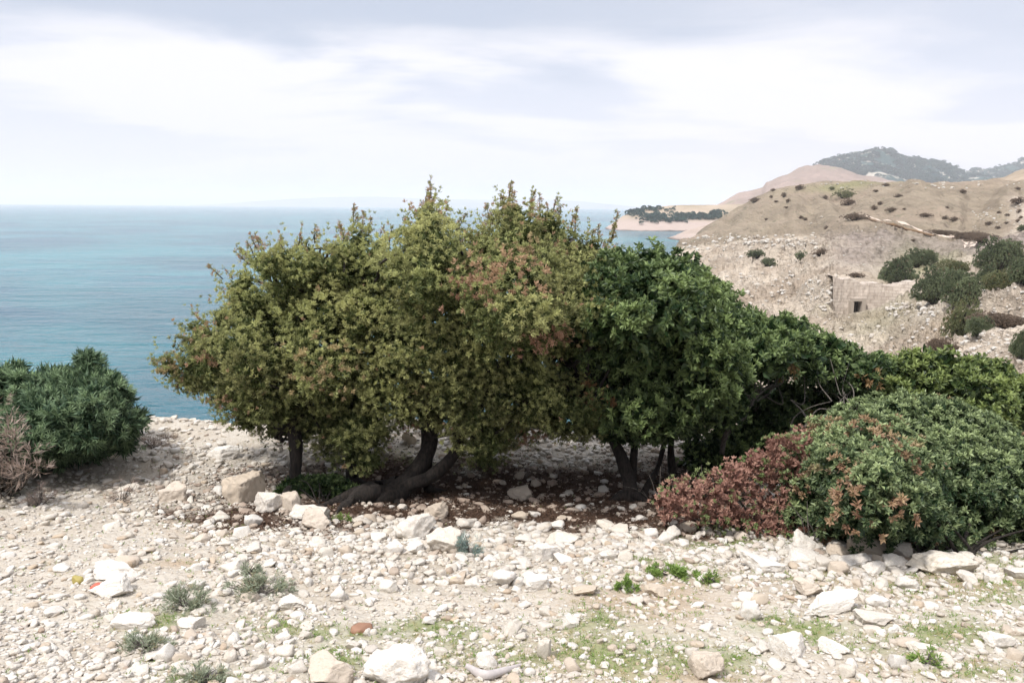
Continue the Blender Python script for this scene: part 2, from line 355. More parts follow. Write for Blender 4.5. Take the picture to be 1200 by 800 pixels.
wallz = np.exp(-((Uu-1022)/46)**4)*np.exp(-((Tt-3.5)/.75)**4)
scl = RR/100
q1 = fbm(TP*np.array([.09, .06, .1]), 4, 70); q2 = fbm(TP*np.array([.45, .3, .4]), 4, 80)
strata = np.round(q1*4)/4-q1
dz = (q1*1.3+q2*.85+strata*1.5*(1-sm(Tt, 4.6, 5)))*rocky*(1-wallz)
q3 = fbm(TP*np.array([.18, .1, .1]), 4, 75)
q4 = fbm(TP*np.array([1.3, .8, 1.0]), 3, 86)
tw_ = Tt*9+q1*1.2+Uu/160; terr = np.round(tw_)-tw_; terr = np.sign(terr)*np.abs(terr*2)**3*.5
dz = dz+(q4*.30+terr*1.3*sm(q1+.25*q2, -.1, .35)*(RR/100))*rocky*(1-wallz)*sm(Tt, 2.2, 2.6)
dz = dz+(1-rocky)*(q1*.9+q3*.5+q2*.15)*sm(Tt, 4.6, 5.2)
# gullies running down the bare hill
gul = fbm(np.stack([Uu/38, Tt*.8, 0*Tt], -1), 3, 90)
dz = dz+gul*2.0*sm(Tt, 4.9, 5.5)*(1-sm(Tt, 6.6, 7))
TP[..., 2] += dz
tanf = sm(Tt+.25*q1, 4.75, 5.1)
tanf = np.maximum(tanf*(1-sm(Uu, 1165, 1195)*(1-sm(Tt, 5.9, 6.2))), 0)
mauve = np.clip(sm(Tt, 4.0, 4.3)*(1-sm(Tt, 4.9, 5.15))*sm(Uu, 945, 1000)*1.0+.35*q1, 0, 1)
grs = np.clip(blob(Uu, Tt, 1085, 4.2, 45, .5)+blob(Uu, Tt, 1000, 3.02, 60, .12)+blob(Uu, Tt, 990, 6.85, 60, .12)+blob(Uu, Tt, 1045, 2.6, 60, .3)*.5, 0, 1)
def slope_mat():
    m, t, b = newmat('bay_slope'); v = obco(t)
    mpn = t.nodes.new('ShaderNodeMapping'); mpn.inputs['Scale'].default_value = (1, .6, 2.2); t.links.new(v, mpn.inputs[0])
    n = noise(t, .14, 7, .65, mpn.outputs[0]); n2 = noise(t, .9, 6, .65, mpn.outputs[0]); n3 = noise(t, .05, 4, .5, v)
    rock = mixc(t, sstep(t, n, .4, .62), (.545, .465, .37), (.39, .315, .24))
    rock = mixc(t, mth(t, 'MULTIPLY', sstep(t, n2, .54, .68), .85), rock, (.235, .19, .145))
    tan = mixc(t, sstep(t, n, .35, .65), (.31, .255, .185), (.235, .190, .138))
    tan = mixc(t, mth(t, 'MULTIPLY', sstep(t, n2, .58, .7), .4), tan, (.17, .14, .09))
    tan = mixc(t, mth(t, 'MULTIPLY', sstep(t, n3, .5, .65), .5), tan, (.34, .265, .20))
    mau = mixc(t, sstep(t, n2, .4, .65), (.335, .28, .24), (.205, .17, .14))
    c = mixc(t, attr(t, 'mauve'), rock, mau); c = mixc(t, attr(t, 'tanf'), c, tan)
    c = mixc(t, mth(t, 'MULTIPLY', attr(t, 'grs'), .6), c, (.22, .235, .10))
    t.links.new(c, b.inputs['Base Color']); b.inputs['Roughness'].default_value = .95; b.inputs['Specular IOR Level'].default_value = .1
    rill = t.nodes.new('ShaderNodeMapping'); rill.inputs['Scale'].default_value = (1.0, .16, .4); rill.inputs['Rotation'].default_value = (0, 0, rad(-18)); t.links.new(v, rill.inputs[0])
    n5 = noise(t, .55, 6, .65, rill.outputs[0], .6)
    c2_ = mixc(t, mth(t, 'MULTIPLY', mth(t, 'MULTIPLY', sstep(t, n5, .52, .70), attr(t, 'tanf')), .6), c, (.17, .14, .10))
    c2_ = mixc(t, mth(t, 'MULTIPLY', mth(t, 'MULTIPLY', sstep(t, noise(t, .35, 6, .7, v), .56, .66), attr(t, 'tanf')), .55), c2_, (.155, .15, .095))
    t.links.new(c2_, b.inputs['Base Color'])
    p = bump(t, b, n, 1, 2.4); p = bump(t, b, n5, .9, 1.0, p); bump(t, b, n2, 1, .8, p); return m
tm = mk_mesh('terrain', TP.reshape(-1, 3), gridF(len(UU), len(TT))[:, ::-1], slope_mat(), {'tanf': tanf.ravel(), 'mauve': mauve.ravel(), 'grs': grs.ravel()})
terrain = tag(link('terrain', tm), 'eroded limestone slopes and bare tan hill round the bay', kind='structure')
bvh_t = BVHTree.FromPolygons([Vector(p) for p in TP.reshape(-1, 3)[:]], [tuple(f) for f in gridF(len(UU), len(TT))])
def hit_t(u, v):
    r = Vector(rays(u, v)); h = bvh_t.ray_cast(Vector((0, 0, CAMZ)), r.normalized())
    return np.array(h[0]) if h[0] else None
# ------------------------------------------------------------------ far hills
def ridge(name, crest, r0, r1, r2, mat, label, amp=.1, zb=None, seed=0, nr=40, step=2.0, pw=.8):
    zb = SEA-2 if zb is None else zb
    cu = np.array([c[0] for c in crest], float); cv = np.array([c[1] for c in crest], float)
    uu = np.arange(cu[0], cu[-1]+.1, step); vv = np.interp(uu, cu, cv)
    top = P(uu, vv, np.full_like(uu, r1)); zt = top[:, 2]
    t = np.linspace(0, 2, nr*2)
    r = np.where(t < 1, r0+(r1-r0)*t, r1+(r2-r1)*(t-1)); pr = np.where(t < 1, t**pw, (2-t)**1.2)
    X = rays(uu, 300)[:, 0][:, None]*r[None]; Y = np.broadcast_to(r[None], X.shape)
    H = zb+(zt[:, None]-zb)*pr[None]
    p = np.stack([X, Y, 0*X], -1)/(r1*.035)
    H = H+(fbm(p, 5, seed, .55)*amp*(zt[:, None]-zb))*np.sin(np.clip(pr, 0, 1)[None]*math.pi*.62)*(.35+.65*(1-pr[None]))
    V = np.stack([X, Y, H], -1)
    o = link(name, mk_mesh(name, V.reshape(-1, 3), gridF(len(uu), len(t))[:, ::-1], mat)); return tag(o, label, kind='structure'), V
def far_mat(name, cols, scale, wood=None, wlev=(.45, .55), shore=None, bmp=6.0):
    m, t, b = newmat(name); v = obco(t)
    n = noise(t, scale, 6, .6, v); n2 = noise(t, scale*5, 6, .65, v)
    c = mixc(t, sstep(t, n, .38, .62), cols[0], cols[1]); c = mixc(t, mth(t, 'MULTIPLY', sstep(t, n2, .5, .7), .5), c, cols[2])
    if wood: c = mixc(t, sstep(t, noise(t, scale*2.3, 7, .68, v), *wlev), c, wood)
    if shore:
        s = nd(t, 'ShaderNodeSeparateXYZ'); t.links.new(v, s.inputs[0])
        z = mth(t, 'ADD', s.outputs[2], mth(t, 'MULTIPLY', n2, -shore[2]))
        c = mixc(t, sstep(t, z, shore[0], shore[1]), shore[3], c)
        c = mixc(t, sstep(t, z, SEA-shore[2]*.5, SEA-shore[2]*.5+1.2), (.10, .085, .075), c)
    t.links.new(c, b.inputs['Base Color']); b.inputs['Roughness'].default_value = 1; b.inputs['Specular IOR Level'].default_value = 0
    bump(t, b, n2, .8, bmp); return m
m_head = far_mat('headland_rock', [(.36, .29, .22), (.28, .23, .165), (.20, .17, .12)], .02, None, shore=(SEA+4, SEA+9, 3.0, (.36, .29, .25)), bmp=2)
m_spit = far_mat('spit_rock', [(.42, .34, .285), (.33, .265, .22), (.2, .165, .14)], .05, None, shore=(SEA+1, SEA+3, 2.0, (.36, .29, .25)), bmp=1.5)
m_pink = far_mat('pink_cliff', [(.33, .245, .205), (.25, .19, .155), (.18, .14, .11)], .012, (.22, .20, .13), (.56, .66), bmp=8)
m_green = far_mat('wooded_mountain', [(.42, .38, .32), (.36, .33, .27), (.24, .24, .17)], .011, (.030, .062, .055), (.40, .46), bmp=9)
m_tan = far_mat('tan_hill', [(.34, .275, .205), (.28, .225, .165), (.2, .165, .12)], .05, (.12, .11, .06), (.60, .66), bmp=2)
m_isle = far_mat('distant_island', [(.2, .2, .2), (.16, .17, .17), (.1, .12, .1)], .002, bmp=10)
o, HV = ridge('headland', [(706, 268.5), (716, 262), (728, 253), (742, 247), (760, 243), (785, 240.5), (815, 240), (850, 239), (900, 236), (960, 232)], 615, 690, 800, m_head, 'low headland across the bay', .06, seed=3)
ridge('shore', [(774, 284), (780, 279), (790, 276), (802, 270), (820, 265), (850, 259), (900, 250)], 425, 480, 560, m_spit, 'pale rocky spit at the water', .10, seed=5, step=1)
ridge('hillside', [(815, 246), (835, 241), (848, 234), (860, 227), (875, 224), (889, 220), (893, 213), (905, 208), (918, 203), (940, 195), (950, 193), (975, 196), (1005, 204), (1040, 212), (1080, 220)], 950, 1300, 1700, m_pink, 'pinkish rocky ridge above the bay', .17, seed=7)
_, MV = ridge('mountain', [(900, 222), (925, 208), (948, 195), (960, 189), (975, 184), (990, 180), (1005, 177), (1018, 174.5), (1030, 176), (1045, 181), (1060, 185), (1078, 187), (1095, 191), (1110, 195), (1120, 201), (1150, 207), (1200, 214)], 1350, 1900, 2500, m_green, 'wooded mountain behind the bare hill', .14, zb=-10, seed=11, nr=60)
_, MV2 = ridge('mountain', [(1080, 214), (1108, 205), (1125, 200.5), (1140, 198), (1160, 194), (1176, 192), (1186, 187), (1196, 184.5), (1215, 182), (1260, 178), (1350, 175), (1500, 180)], 1700, 2150, 2700, m_green, 'second wooded ridge on the right', .12, zb=-10, seed=13, nr=60)
ridge('hill', [(1120, 219), (1140, 214), (1152, 209), (1166, 206), (1180, 200), (1192, 196), (1205, 193), (1240, 186), (1320, 178), (1500, 175)], 300, 390, 600, m_tan, 'bare tan hill beyond the bluff on the right', .08, zb=-8, seed=17)
ridge('island', [(225, 240.5), (260, 239), (300, 236), (345, 233), (390, 230.5), (440, 230), (500, 233), (560, 234), (620, 233), (680, 236), (730, 241), (760, 244)], 9000, 9800, 10800, m_isle, 'faint hazy island on the horizon', .08, seed=19, step=4)
# ------------------------------------------------------------------ foliage building
class Leaves:
    def __init__(s): s.V = []; s.T = []; s.D = []
    def add(s, C, D, L, W, tint, dead, rng):
        n = len(C); D = nrm(D); S_ = nrm(np.cross(D, rng.normal(size=(n, 3)))); Nn = np.cross(S_, D)
        L = np.broadcast_to(L, (n,))[:, None]; W = np.broadcast_to(W, (n,))[:, None]
        m = C+.5*L*D+.10*L*Nn
        V = np.stack([C, m+.5*W*S_, C+L*D-.05*L*Nn, m-.5*W*S_], 1)
        s.V.append(V.reshape(-1, 3)); s.T.append(np.repeat(np.broadcast_to(tint, (n,)), 4)); s.D.append(np.repeat(np.broadcast_to(dead, (n,)), 4))
    def rosettes(s, C, A, k, L, W, tint, dead, rng, spread=(15, 75)):
        n = len(C); A = nrm(A); t = nrm(np.cross(A, rng.normal(size=(n, 3)))); b = np.cross(A, t)
        az = rng.uniform(0, 6.28, n)[:, None]+np.arange(k)[None]*2.4; ph = np.radians(np.linspace(spread[0], spread[1], k))[None]+rng.uniform(-.15, .15, (n, k))
        D = A[:, None]*np.cos(ph)[..., None]+(t[:, None]*np.cos(az)[..., None]+b[:, None]*np.sin(az)[..., None])*np.sin(ph)[..., None]
        Cc = np.repeat(C[:, None], k, 1)+rng.normal(size=(n, k, 3))*L*.12
        Ls = L*rng.uniform(.7, 1.15, (n, k))
        s.add(Cc.reshape(-1, 3), D.reshape(-1, 3), Ls.ravel(), (W*rng.uniform(.8, 1.2, (n, k))).ravel(),
              np.clip(np.repeat(tint, k)+np.tile(np.linspace(.22, -.18, k), n)+rng.normal(size=n*k)*.10, 0, 1), np.clip(np.repeat(dead, k), 0, 1), rng)
    def mesh(s, name, mat, origin=(0, 0, 0)):
        V = np.concatenate(s.V)-np.asarray(origin); n = len(V)//4
        return mk_mesh(name, V, np.arange(n*4).reshape(n, 4), mat, {'tint': np.concatenate(s.T), 'dead': np.concatenate(s.D)}, smooth=False)
def edge_dist(u, v, poly):
    poly = np.asarray(poly, float); a = poly; b = np.roll(poly, -1, 0); p = np.stack([u, v], -1)[:, None]
    ab = b-a; t = np.clip(((p-a)*ab).sum(-1)/np.maximum((ab**2).sum(-1), 1e-9), 0, 1); q = a+t[..., None]*ab
    d = np.linalg.norm(p-q, axis=-1); k = d.argmin(1); i = np.arange(len(u)); return d[i, k], q[i, k]
def crown(lv, poly, dfun, T, E, n, rng, lobe=(.17, .30), gapd=.24, dens=300, k=10, L=.035, W=.012, deadf=None, up=.55, back=.45, inset=9, spread=(15, 75), nseed=0, relief=.35, flat=.70, lump=.34, core=1.0):
    """lobes of leaf rosettes packed over an inflated volume; dfun gives the depth of its middle sheet"""
    poly = np.asarray(poly, float); lo = poly.min(0); hi = poly.max(0)
    U = rng.uniform(lo[0], hi[0], n*5); V = rng.uniform(lo[1], hi[1], n*5); ok = in_poly(U, V, poly); U, V = U[ok], V[ok]
    e, q = edge_dist(U, V, poly); d0 = dfun(U, V); r = rng.uniform(lobe[0], lobe[1], len(U))*(.62+.38*np.clip(e/(E*.5), 0, 1))
    ok = e > np.minimum(r*FPX/d0*.62, 60)*rng.uniform(.55, 1.05, len(e)); U, V, e, q, d0, r = (x[ok] for x in (U, V, e, q, d0, r))
    t = np.clip(e/E, 0, 1); half = half_(t, T); side = np.where(rng.uniform(size=len(U)) < .42, 1.0, -1.0)
    mid = P(U, V, d0); nz = fbm(np.stack([mid[:, 0]*1.6, mid[:, 2]*1.9, side], -1), 3, 101+nseed)
    d = d0+side*(half-r*.35)-side*nz*relief*np.minimum(1, t*2+.2)
    C = P(U, V, d); keep = []
    cell = {}
    for i in range(len(C)):                       # spaced lobes
        g = 1.22*gapd*(1.0 if side[i] < 0 else 1.35)*(r[i]/lobe[1])**.5; kx = tuple(np.floor(C[i]/.4).astype(int)); bad = False
        for a in (-1, 0, 1):
            for b in (-1, 0, 1):
                for c in (-1, 0, 1):
                    for m_ in cell.get((kx[0]+a, kx[1]+b, kx[2]+c), ()):
                        if ((C[i]-C[m_])**2).sum() < g*g: bad = True; break
        if not bad: cell.setdefault(kx, []).append(i); keep.append(i)
    keep = np.array(keep); C, U, V, t, side, q, d, r = (x[keep] for x in (C, U, V, t, side, q, d, r))
    oe = nrm(P(q[:, 0], q[:, 1], d)-C)*(1-t)[:, None]
    Nr = nrm(oe+nrm(C-np.array([0, 0, CAMZ]))*side[:, None]*(.35+t)[:, None]+np.array([0, 0, up]))
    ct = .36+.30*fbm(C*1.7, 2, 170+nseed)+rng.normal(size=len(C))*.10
    cdead = deadf(C, U, V, rng) if deadf else np.zeros(len(C))
    cnt = np.maximum(6, (dens*6.28*r**2*np.where(side < 0, 1, back)).astype(int)); idx = np.repeat(np.arange(len(C)), cnt); m = len(idx)
    dr = nrm(rng.normal(size=(m, 3))); dt = (dr*Nr[idx]).sum(1); dr = np.where((dt < -.25)[:, None], dr-2*dt[:, None]*Nr[idx], dr); dt = np.abs(dt)
    lum = 1+lump*fbm(C[idx]*3+dr*2.6, 3, 190+nseed)*1.4
    Pp = C[idx]+dr*(r[idx]*lum)[:, None]*rng.uniform(.80, 1.06, (m, 1))*np.array([1, 1, flat])
    # drop rosettes buried in a neighbouring lobe
    bur = np.zeros(m, bool)
    for i in range(0, m, 20000):
        D = np.linalg.norm(Pp[i:i+20000, None]-C[None], axis=-1)/r[None]; D[np.arange(D.shape[0]), idx[i:i+20000]] = 9; bur[i:i+20000] = D.min(1) < .80
    f = ~bur; Pp, dr, idx = Pp[f], dr[f], idx[f]; m = len(idx)
    ax = nrm(dr+np.array([0, 0, .45])+rng.normal(size=(m, 3))*.22)
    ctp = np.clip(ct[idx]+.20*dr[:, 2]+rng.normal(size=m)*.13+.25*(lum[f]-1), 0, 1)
    dd = cdead[idx]; single = rng.uniform(size=m)
    lv.rosettes(Pp, ax, k, L, W, ctp, np.where(dd > .3, np.where(single < .18+dd*.5, dd, 0), dd), rng, spread)
    # older inner leaves inside each lobe, tinted dark to deepen the shade in gaps
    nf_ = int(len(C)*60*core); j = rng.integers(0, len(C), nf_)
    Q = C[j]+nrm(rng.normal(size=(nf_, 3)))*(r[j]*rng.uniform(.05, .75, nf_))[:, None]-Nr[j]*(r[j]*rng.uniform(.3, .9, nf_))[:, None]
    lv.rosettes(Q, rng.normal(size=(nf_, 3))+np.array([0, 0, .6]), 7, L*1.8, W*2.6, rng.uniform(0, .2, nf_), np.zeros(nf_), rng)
    # leafy twigs through the middle of the crown
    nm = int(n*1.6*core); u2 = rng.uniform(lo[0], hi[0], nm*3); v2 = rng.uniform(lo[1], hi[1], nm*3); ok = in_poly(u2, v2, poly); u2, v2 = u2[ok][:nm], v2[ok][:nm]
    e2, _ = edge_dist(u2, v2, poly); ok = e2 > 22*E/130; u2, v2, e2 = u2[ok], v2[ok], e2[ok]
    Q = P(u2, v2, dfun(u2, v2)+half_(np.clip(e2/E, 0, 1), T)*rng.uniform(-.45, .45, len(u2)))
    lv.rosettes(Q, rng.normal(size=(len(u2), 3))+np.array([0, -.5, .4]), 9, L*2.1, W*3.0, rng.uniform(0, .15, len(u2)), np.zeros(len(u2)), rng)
    return C, Nr, r
def half_(t, T): return T*np.sqrt(1-(1-t)**2)
def tube(bm_pts, radii, seg=9, rng=None, rough=.12, closed=True):
    p = np.asarray(bm_pts, float); n = len(p)
    tt = np.linspace(0, n-1, max(4, (n-1)*6+1)); R = np.interp(tt, range(n), radii)
    # catmull-rom
    i = np.clip(tt.astype(int), 0, n-2); f = (tt-i)[:, None]; pp = np.vstack([2*p[0]-p[1], p, 2*p[-1]-p[-2]])
    a, b, c, d = pp[i], pp[i+1], pp[i+2], pp[i+3]
    Q = .5*((2*b)+(-a+c)*f+(2*a-5*b+4*c-d)*f**2+(-a+3*b-3*c+d)*f**3)
    T = nrm(np.gradient(Q, axis=0)); ref = np.array([0.3, 1, .1]); s1 = nrm(np.cross(T, ref)); s2 = np.cross(T, s1)
    an = np.linspace(0, 2*math.pi, seg, endpoint=False)
    ring = s1[:, None]*np.cos(an)[None, :, None]+s2[:, None]*np.sin(an)[None, :, None]
    rr = R[:, None]*(1+rough*vnoise(np.stack(np.broadcast_arrays(np.cos(an)[None]*1.6+p[0, 0]*9, np.sin(an)[None]*1.6, tt[:, None]*1.3), -1), 7)*1.6)
    V = Q[:, None]+ring*rr[..., None]; m = len(Q)
    F = []
    ii = np.arange(m-1)[:, None]*seg; jj = np.arange(seg)[None]; j2 = (jj+1) % seg
    F = np.stack([ii+jj, ii+j2, ii+seg+j2, ii+seg+jj], -1).reshape(-1, 4)
    return V.reshape(-1, 3), F
def tubes(lst, seg=9, rough=.12):
    VV, FF, o = [], [], 0
    for pts, rd in lst:
        V, F = tube(pts, rd, seg, rough=rough); VV.append(V); FF.append(F+o); o += len(V)
    return np.concatenate(VV), np.concatenate(FF)
def stem_px(lst):
    """[(u,v,depth,radius)...]"""
    a = np.array(lst, float); return P(a[:, 0], a[:, 1], a[:, 2]), a[:, 3]
def branches(start_pts, C, n, rng, r0=.022, sag=.15):
    out = []
    for j in rng.choice(len(C), n, replace=n > len(C)):
        e = C[j]; d = np.linalg.norm(start_pts-e, axis=1)+rng.uniform(0, .5, len(start_pts)); s = start_pts[d.argmin()]
        m1 = s*.65+e*.35+rng.normal(size=3)*.07+np.array([0, 0, -.04]); m2 = s*.3+e*.7+rng.normal(size=3)*.07+np.array([0, 0, .03])
        out.append((np.array([s, m1, m2, e]), [r0, r0*.7, r0*.45, r0*.2]))
    return out
def put(name, me_or, parent, origin):
    return link(name, me_or, parent)
def child(name, V, F, mat, root):
    return link(name, mk_mesh(name, V-np.array(root.location), F, mat), root)
TAU = 6.2832
# ---- the juniper
rng = np.random.default_rng(4)
JP = [(180, 430), (193, 412), (215, 402), (222, 383), (248, 366), (262, 345), (258, 322), (278, 312), (300, 318), (296, 298), (303, 282), (330, 286), (350, 282), (375, 272), (400, 270), (416, 254), (432, 266), (452, 276), (480, 258), (500, 236), (515, 242), (530, 268), (545, 276), (562, 266), (583, 246), (600, 232), (620, 246), (645, 238), (660, 250), (672, 264), (690, 272), (712, 266), (708, 288), (702, 305), (706, 330), (724, 358), (694, 392), (670, 425), (702, 452), (720, 488), (694, 514), (640, 512), (602, 524), (574, 552), (548, 548), (532, 506), (490, 496), (462, 500), (448, 520), (440, 552), (424, 562), (400, 540), (385, 532), (360, 526), (330, 522), (300, 504), (274, 508), (262, 490), (240, 472), (215, 462), (198, 442)]
JP = [(u, v+(7 if v < 300 else 7*(340-v)/40 if v < 340 else 0)) for u, v in JP]
root = empty('juniper_tree', P(470, 580, 6.35), 'wide olive green juniper tree with leaning dark trunks in the middle of the photo', 'tree')
jd = lambda u, v: 6.75+0*u
def jdead(C, U, V, rng):
    n = fbm(C*1.3, 2, 222); r = rng.uniform(size=len(C))
    spots = zone([(560, 330, 30, 50), (600, 400, 40, 40), (640, 380, 35, 35), (290, 300, 22, 25), (480, 370, 25, 35), (500, 260, 30, 25), (600, 260, 30, 30), (215, 430, 40, 30), (470, 430, 30, 30), (640, 470, 25, 25)], U, V)
    return np.where(r < .03+.34*spots+.08*(n > .5), rng.uniform(.4, .9, len(C)), rng.uniform(0, .10, len(C)))
lv = Leaves()
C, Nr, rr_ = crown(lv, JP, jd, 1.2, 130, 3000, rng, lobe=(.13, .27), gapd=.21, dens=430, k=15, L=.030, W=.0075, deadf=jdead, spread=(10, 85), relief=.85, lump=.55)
# upright shoots along the top and side of the outline
sprigs = []
for (u, v, hgt, lean) in [(505, 240, .26, .1), (498, 246, .18, -.2), (516, 246, .14, .3), (590, 250, .27, -.05), (604, 240, .22, .15), (596, 246, .18, -.3), (622, 250, .20, .1), (640, 248, .17, -.1), (655, 252, .17, .3), (672, 266, .16, .2), (712, 276, .22, .25), (705, 292, .14, .5), (416, 262, .18, .0), (428, 268, .16, .3), (404, 274, .12, -.2), (300, 292, .17, -.4), (292, 300, .17, -.9), (310, 286, .12, -.2), (335, 288, .10, 0), (372, 276, .10, .1), (545, 278, .12, .2), (486, 262, .12, -.1), (528, 264, .14, .6), (190, 425, .12, -1.5), (270, 318, .12, -.9), (455, 276, .1, 0), (350, 285, .1, -.2), (565, 266, .12, .1), (578, 256, .13, -.3), (690, 275, .1, .1)]:
    for rep in range(2):
        b = P(u+rng.normal()*4, v+9, 6.75+rng.uniform(-.25, .3)); hh = hgt*(1 if rep == 0 else .6)
        dv = nrm(np.array([lean+rng.normal()*.15, rng.normal()*.15, 1.0])); tip = b+dv*(hh+.05)
        sprigs.append((np.array([b, (b+tip)/2+rng.normal(size=3)*.01, tip]), [.005, .0035, .0015]))
        kk = int(34*hh/.2); f = rng.uniform(.05, 1, kk)[:, None]; c = b+(tip-b)*f
        lv.rosettes(c+rng.normal(size=c.shape)*.016*(1.3-f), nrm(dv+rng.normal(size=c.shape)*.7), 6, .026, .008, rng.uniform(.2, .8, kk), np.where(rng.uniform(size=kk) < .4, .8, .15), rng)
# small protruding tufts all over
j = rng.choice(len(C), min(420, len(C)), replace=False); tipc = C[j]+Nr[j]*(rr_[j]*1.1)[:, None]
for q in range(4):
    dd = nrm(Nr[j]+np.array([0, 0, .7])+rng.normal(size=(len(j), 3))*.3)
    lv.rosettes(tipc+dd*(.02+.028*q), dd, 7, .028, .008, rng.uniform(.4, .95, len(j)), np.where(rng.uniform(size=len(j)) < .12, .8, .05), rng, (5, 55))
link('crown', lv.mesh('juniper_crown', M['juniper'], root.location), root)
st = [stem_px([(346, 590, 6.25, .062), (346, 555, 6.3, .05), (347, 520, 6.35, .055), (342, 480, 6.45, .05), (350, 430, 6.55, .04), (340, 385, 6.7, .022), (345, 350, 6.75, .008)]),
      stem_px([(416, 592, 6.55, .07), (413, 555, 6.6, .058), (417, 505, 6.65, .055), (420, 460, 6.7, .045), (405, 400, 6.75, .035), (400, 320, 6.75, .015)]),
      stem_px([(440, 590, 6.05, .10), (462, 577, 6.15, .088), (485, 555, 6.3, .07), (503, 525, 6.4, .06), (512, 490, 6.5, .055), (545, 440, 6.6, .05), (560, 380, 6.7, .035), (600, 290, 6.8, .015)]),
      stem_px([(472, 574, 6.2, .06), (505, 558, 6.2, .055), (532, 532, 6.25, .046), (545, 500, 6.4, .042), (580, 450, 6.6, .04), (640, 380, 6.75, .02), (660, 300, 6.8, .012)]),
      stem_px([(405, 572, 6.7, .045), (425, 573, 6.45, .055), (450, 572, 6.25, .065), (468, 566, 6.2, .06)]),
      stem_px([(500, 515, 6.45, .05), (494, 480, 6.55, .045), (470, 430, 6.7, .04), (480, 350, 6.8, .02), (500, 270, 6.8, .01)])]
st = [(np.vstack([p[0]+np.array([-.02, .02, -.3]), p]), np.concatenate([[r[0]*1.25], r])) for p, r in st]
for p, r in st: child('trunk', *tube(p, r, 14, rough=.16), M['bark'], root)
sp = np.concatenate([tube(p, r)[0][::9] for p, r in st[:4]]); sp = sp[sp[:, 2] > .55]
V_, F_ = tubes(branches(sp, C, 130, rng)+sprigs, 6); child('branch', V_, F_, M['bark'], root)
def roots(st, root, rng, mat):
    for p, r in st:
        if r[0] < .04: continue
        for k_ in range(3):
            a = rng.uniform(0, TAU); L_ = r[0]*rng.uniform(3, 5.5); q = []
            for f in (0, .35, .7, 1): 
                x, y = p[1][0]+math.cos(a+f*.5)*L_*f, p[1][1]+math.sin(a+f*.5)*L_*f; q.append((x, y, gh(x, y)+r[0]*.75*(1-f)**2-.012*f))
            child('root', *tube(np.array(q), [r[0]*.62, r[0]*.42, r[0]*.24, r[0]*.08], 8, rough=.25), M[mat], root)
roots(st, root, rng, 'bark')
# ---- the mastic tree on its right
rng = np.random.default_rng(8)
LP = [(668, 330), (688, 310), (705, 294), (735, 290), (765, 292), (800, 300), (828, 316), (848, 336), (866, 346), (876, 364), (905, 370), (938, 374), (960, 388), (985, 400), (1010, 405), (1032, 416), (1042, 432), (1038, 452), (1008, 460), (960, 450), (930, 448), (885, 460), (862, 500), (825, 512), (785, 518), (742, 516), (708, 512), (668, 450), (650, 415), (640, 370)]
root = empty('mastic_tree', P(735, 560, 6.3), 'rounded deep green mastic tree touching the right side of the olive juniper', 'tree')
def ldead(C, U, V, rng):
    s = zone([(716, 462, 22, 40), (700, 500, 20, 14)], U, V); return np.where(rng.uniform(size=len(C)) < .012+.75*s, rng.uniform(.5, 1, len(C)), 0)
lv = Leaves()
ld = lambda u, v: 6.75+np.clip((u-860)/180, 0, 1)*.8
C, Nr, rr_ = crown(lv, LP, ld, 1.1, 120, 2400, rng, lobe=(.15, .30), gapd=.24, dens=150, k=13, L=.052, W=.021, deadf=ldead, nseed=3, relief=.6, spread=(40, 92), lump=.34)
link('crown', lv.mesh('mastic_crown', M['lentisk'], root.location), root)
st = [stem_px([(738, 578, 6.15, .065), (734, 553, 6.25, .052), (726, 530, 6.3, .042), (712, 505, 6.35, .038), (690, 470, 6.4, .045), (660, 420, 6.6, .02)]),
      stem_px([(740, 560, 6.3, .04), (744, 520, 6.4, .03), (748, 480, 6.5, .03), (765, 420, 6.7, .03), (790, 350, 6.8, .015)]),
      stem_px([(788, 560, 6.7, .036), (786, 525, 6.7, .028), (789, 495, 6.75, .036), (800, 440, 6.8, .03), (830, 380, 6.8, .015)]),
      stem_px([(756, 575, 6.3, .03), (772, 545, 6.6, .022), (783, 500, 6.7, .02), (800, 460, 6.8, .02)])]
st = [(np.vstack([p[0]+np.array([-.02, .02, -.3]), p]), np.concatenate([[r[0]*1.25], r])) for p, r in st]
for p, r in st: child('trunk', *tube(p, r, 12, rough=.16), M['bark'], root)
roots(st, root, rng, 'bark')
gst = [stem_px([(846, 530, 6.6, .022), (850, 510, 6.5, .019), (862, 490, 6.45, .016), (878, 475, 6.5, .012), (900, 462, 6.6, .006)]),
       stem_px([(905, 535, 6.4, .015), (925, 512, 6.3, .012), (945, 497, 6.3, .010), (940, 482, 6.4, .008), (926, 468, 6.5, .004)]),
       stem_px([(940, 500, 6.3, .010), (965, 495, 6.3, .009), (985, 484, 6.4, .007), (1000, 478, 6.5, .004)]),
       stem_px([(925, 512, 6.3, .008), (930, 490, 6.3, .006), (950, 477, 6.3, .004), (975, 470, 6.4, .002)]),
       stem_px([(860, 492, 6.4, .012), (872, 490, 6.35, .01), (884, 468, 6.35, .008), (905, 450, 6.4, .004)]),
       stem_px([(945, 497, 6.3, .007), (958, 480, 6.3, .005), (975, 478, 6.3, .004), (992, 462, 6.4, .002)])]
for p, r in gst[:3]: child('branch', *tube(p, r, 8), M['greybark'], root)
V_, F_ = tubes(gst[3:]+branches(np.concatenate([tube(*s)[0][::7] for s in gst]), C[(project(C)[0] > 850)], 26, rng, .006), 6); child('branch', V_, F_, M['greybark'], root)
sp = np.concatenate([tube(p, r)[0][::9] for p, r in st]); sp = sp[sp[:, 2] > .5]
V_, F_ = tubes(branches(sp, C[(project(C)[0] < 880)], 80, rng), 6); child('branch', V_, F_, M['bark'], root)
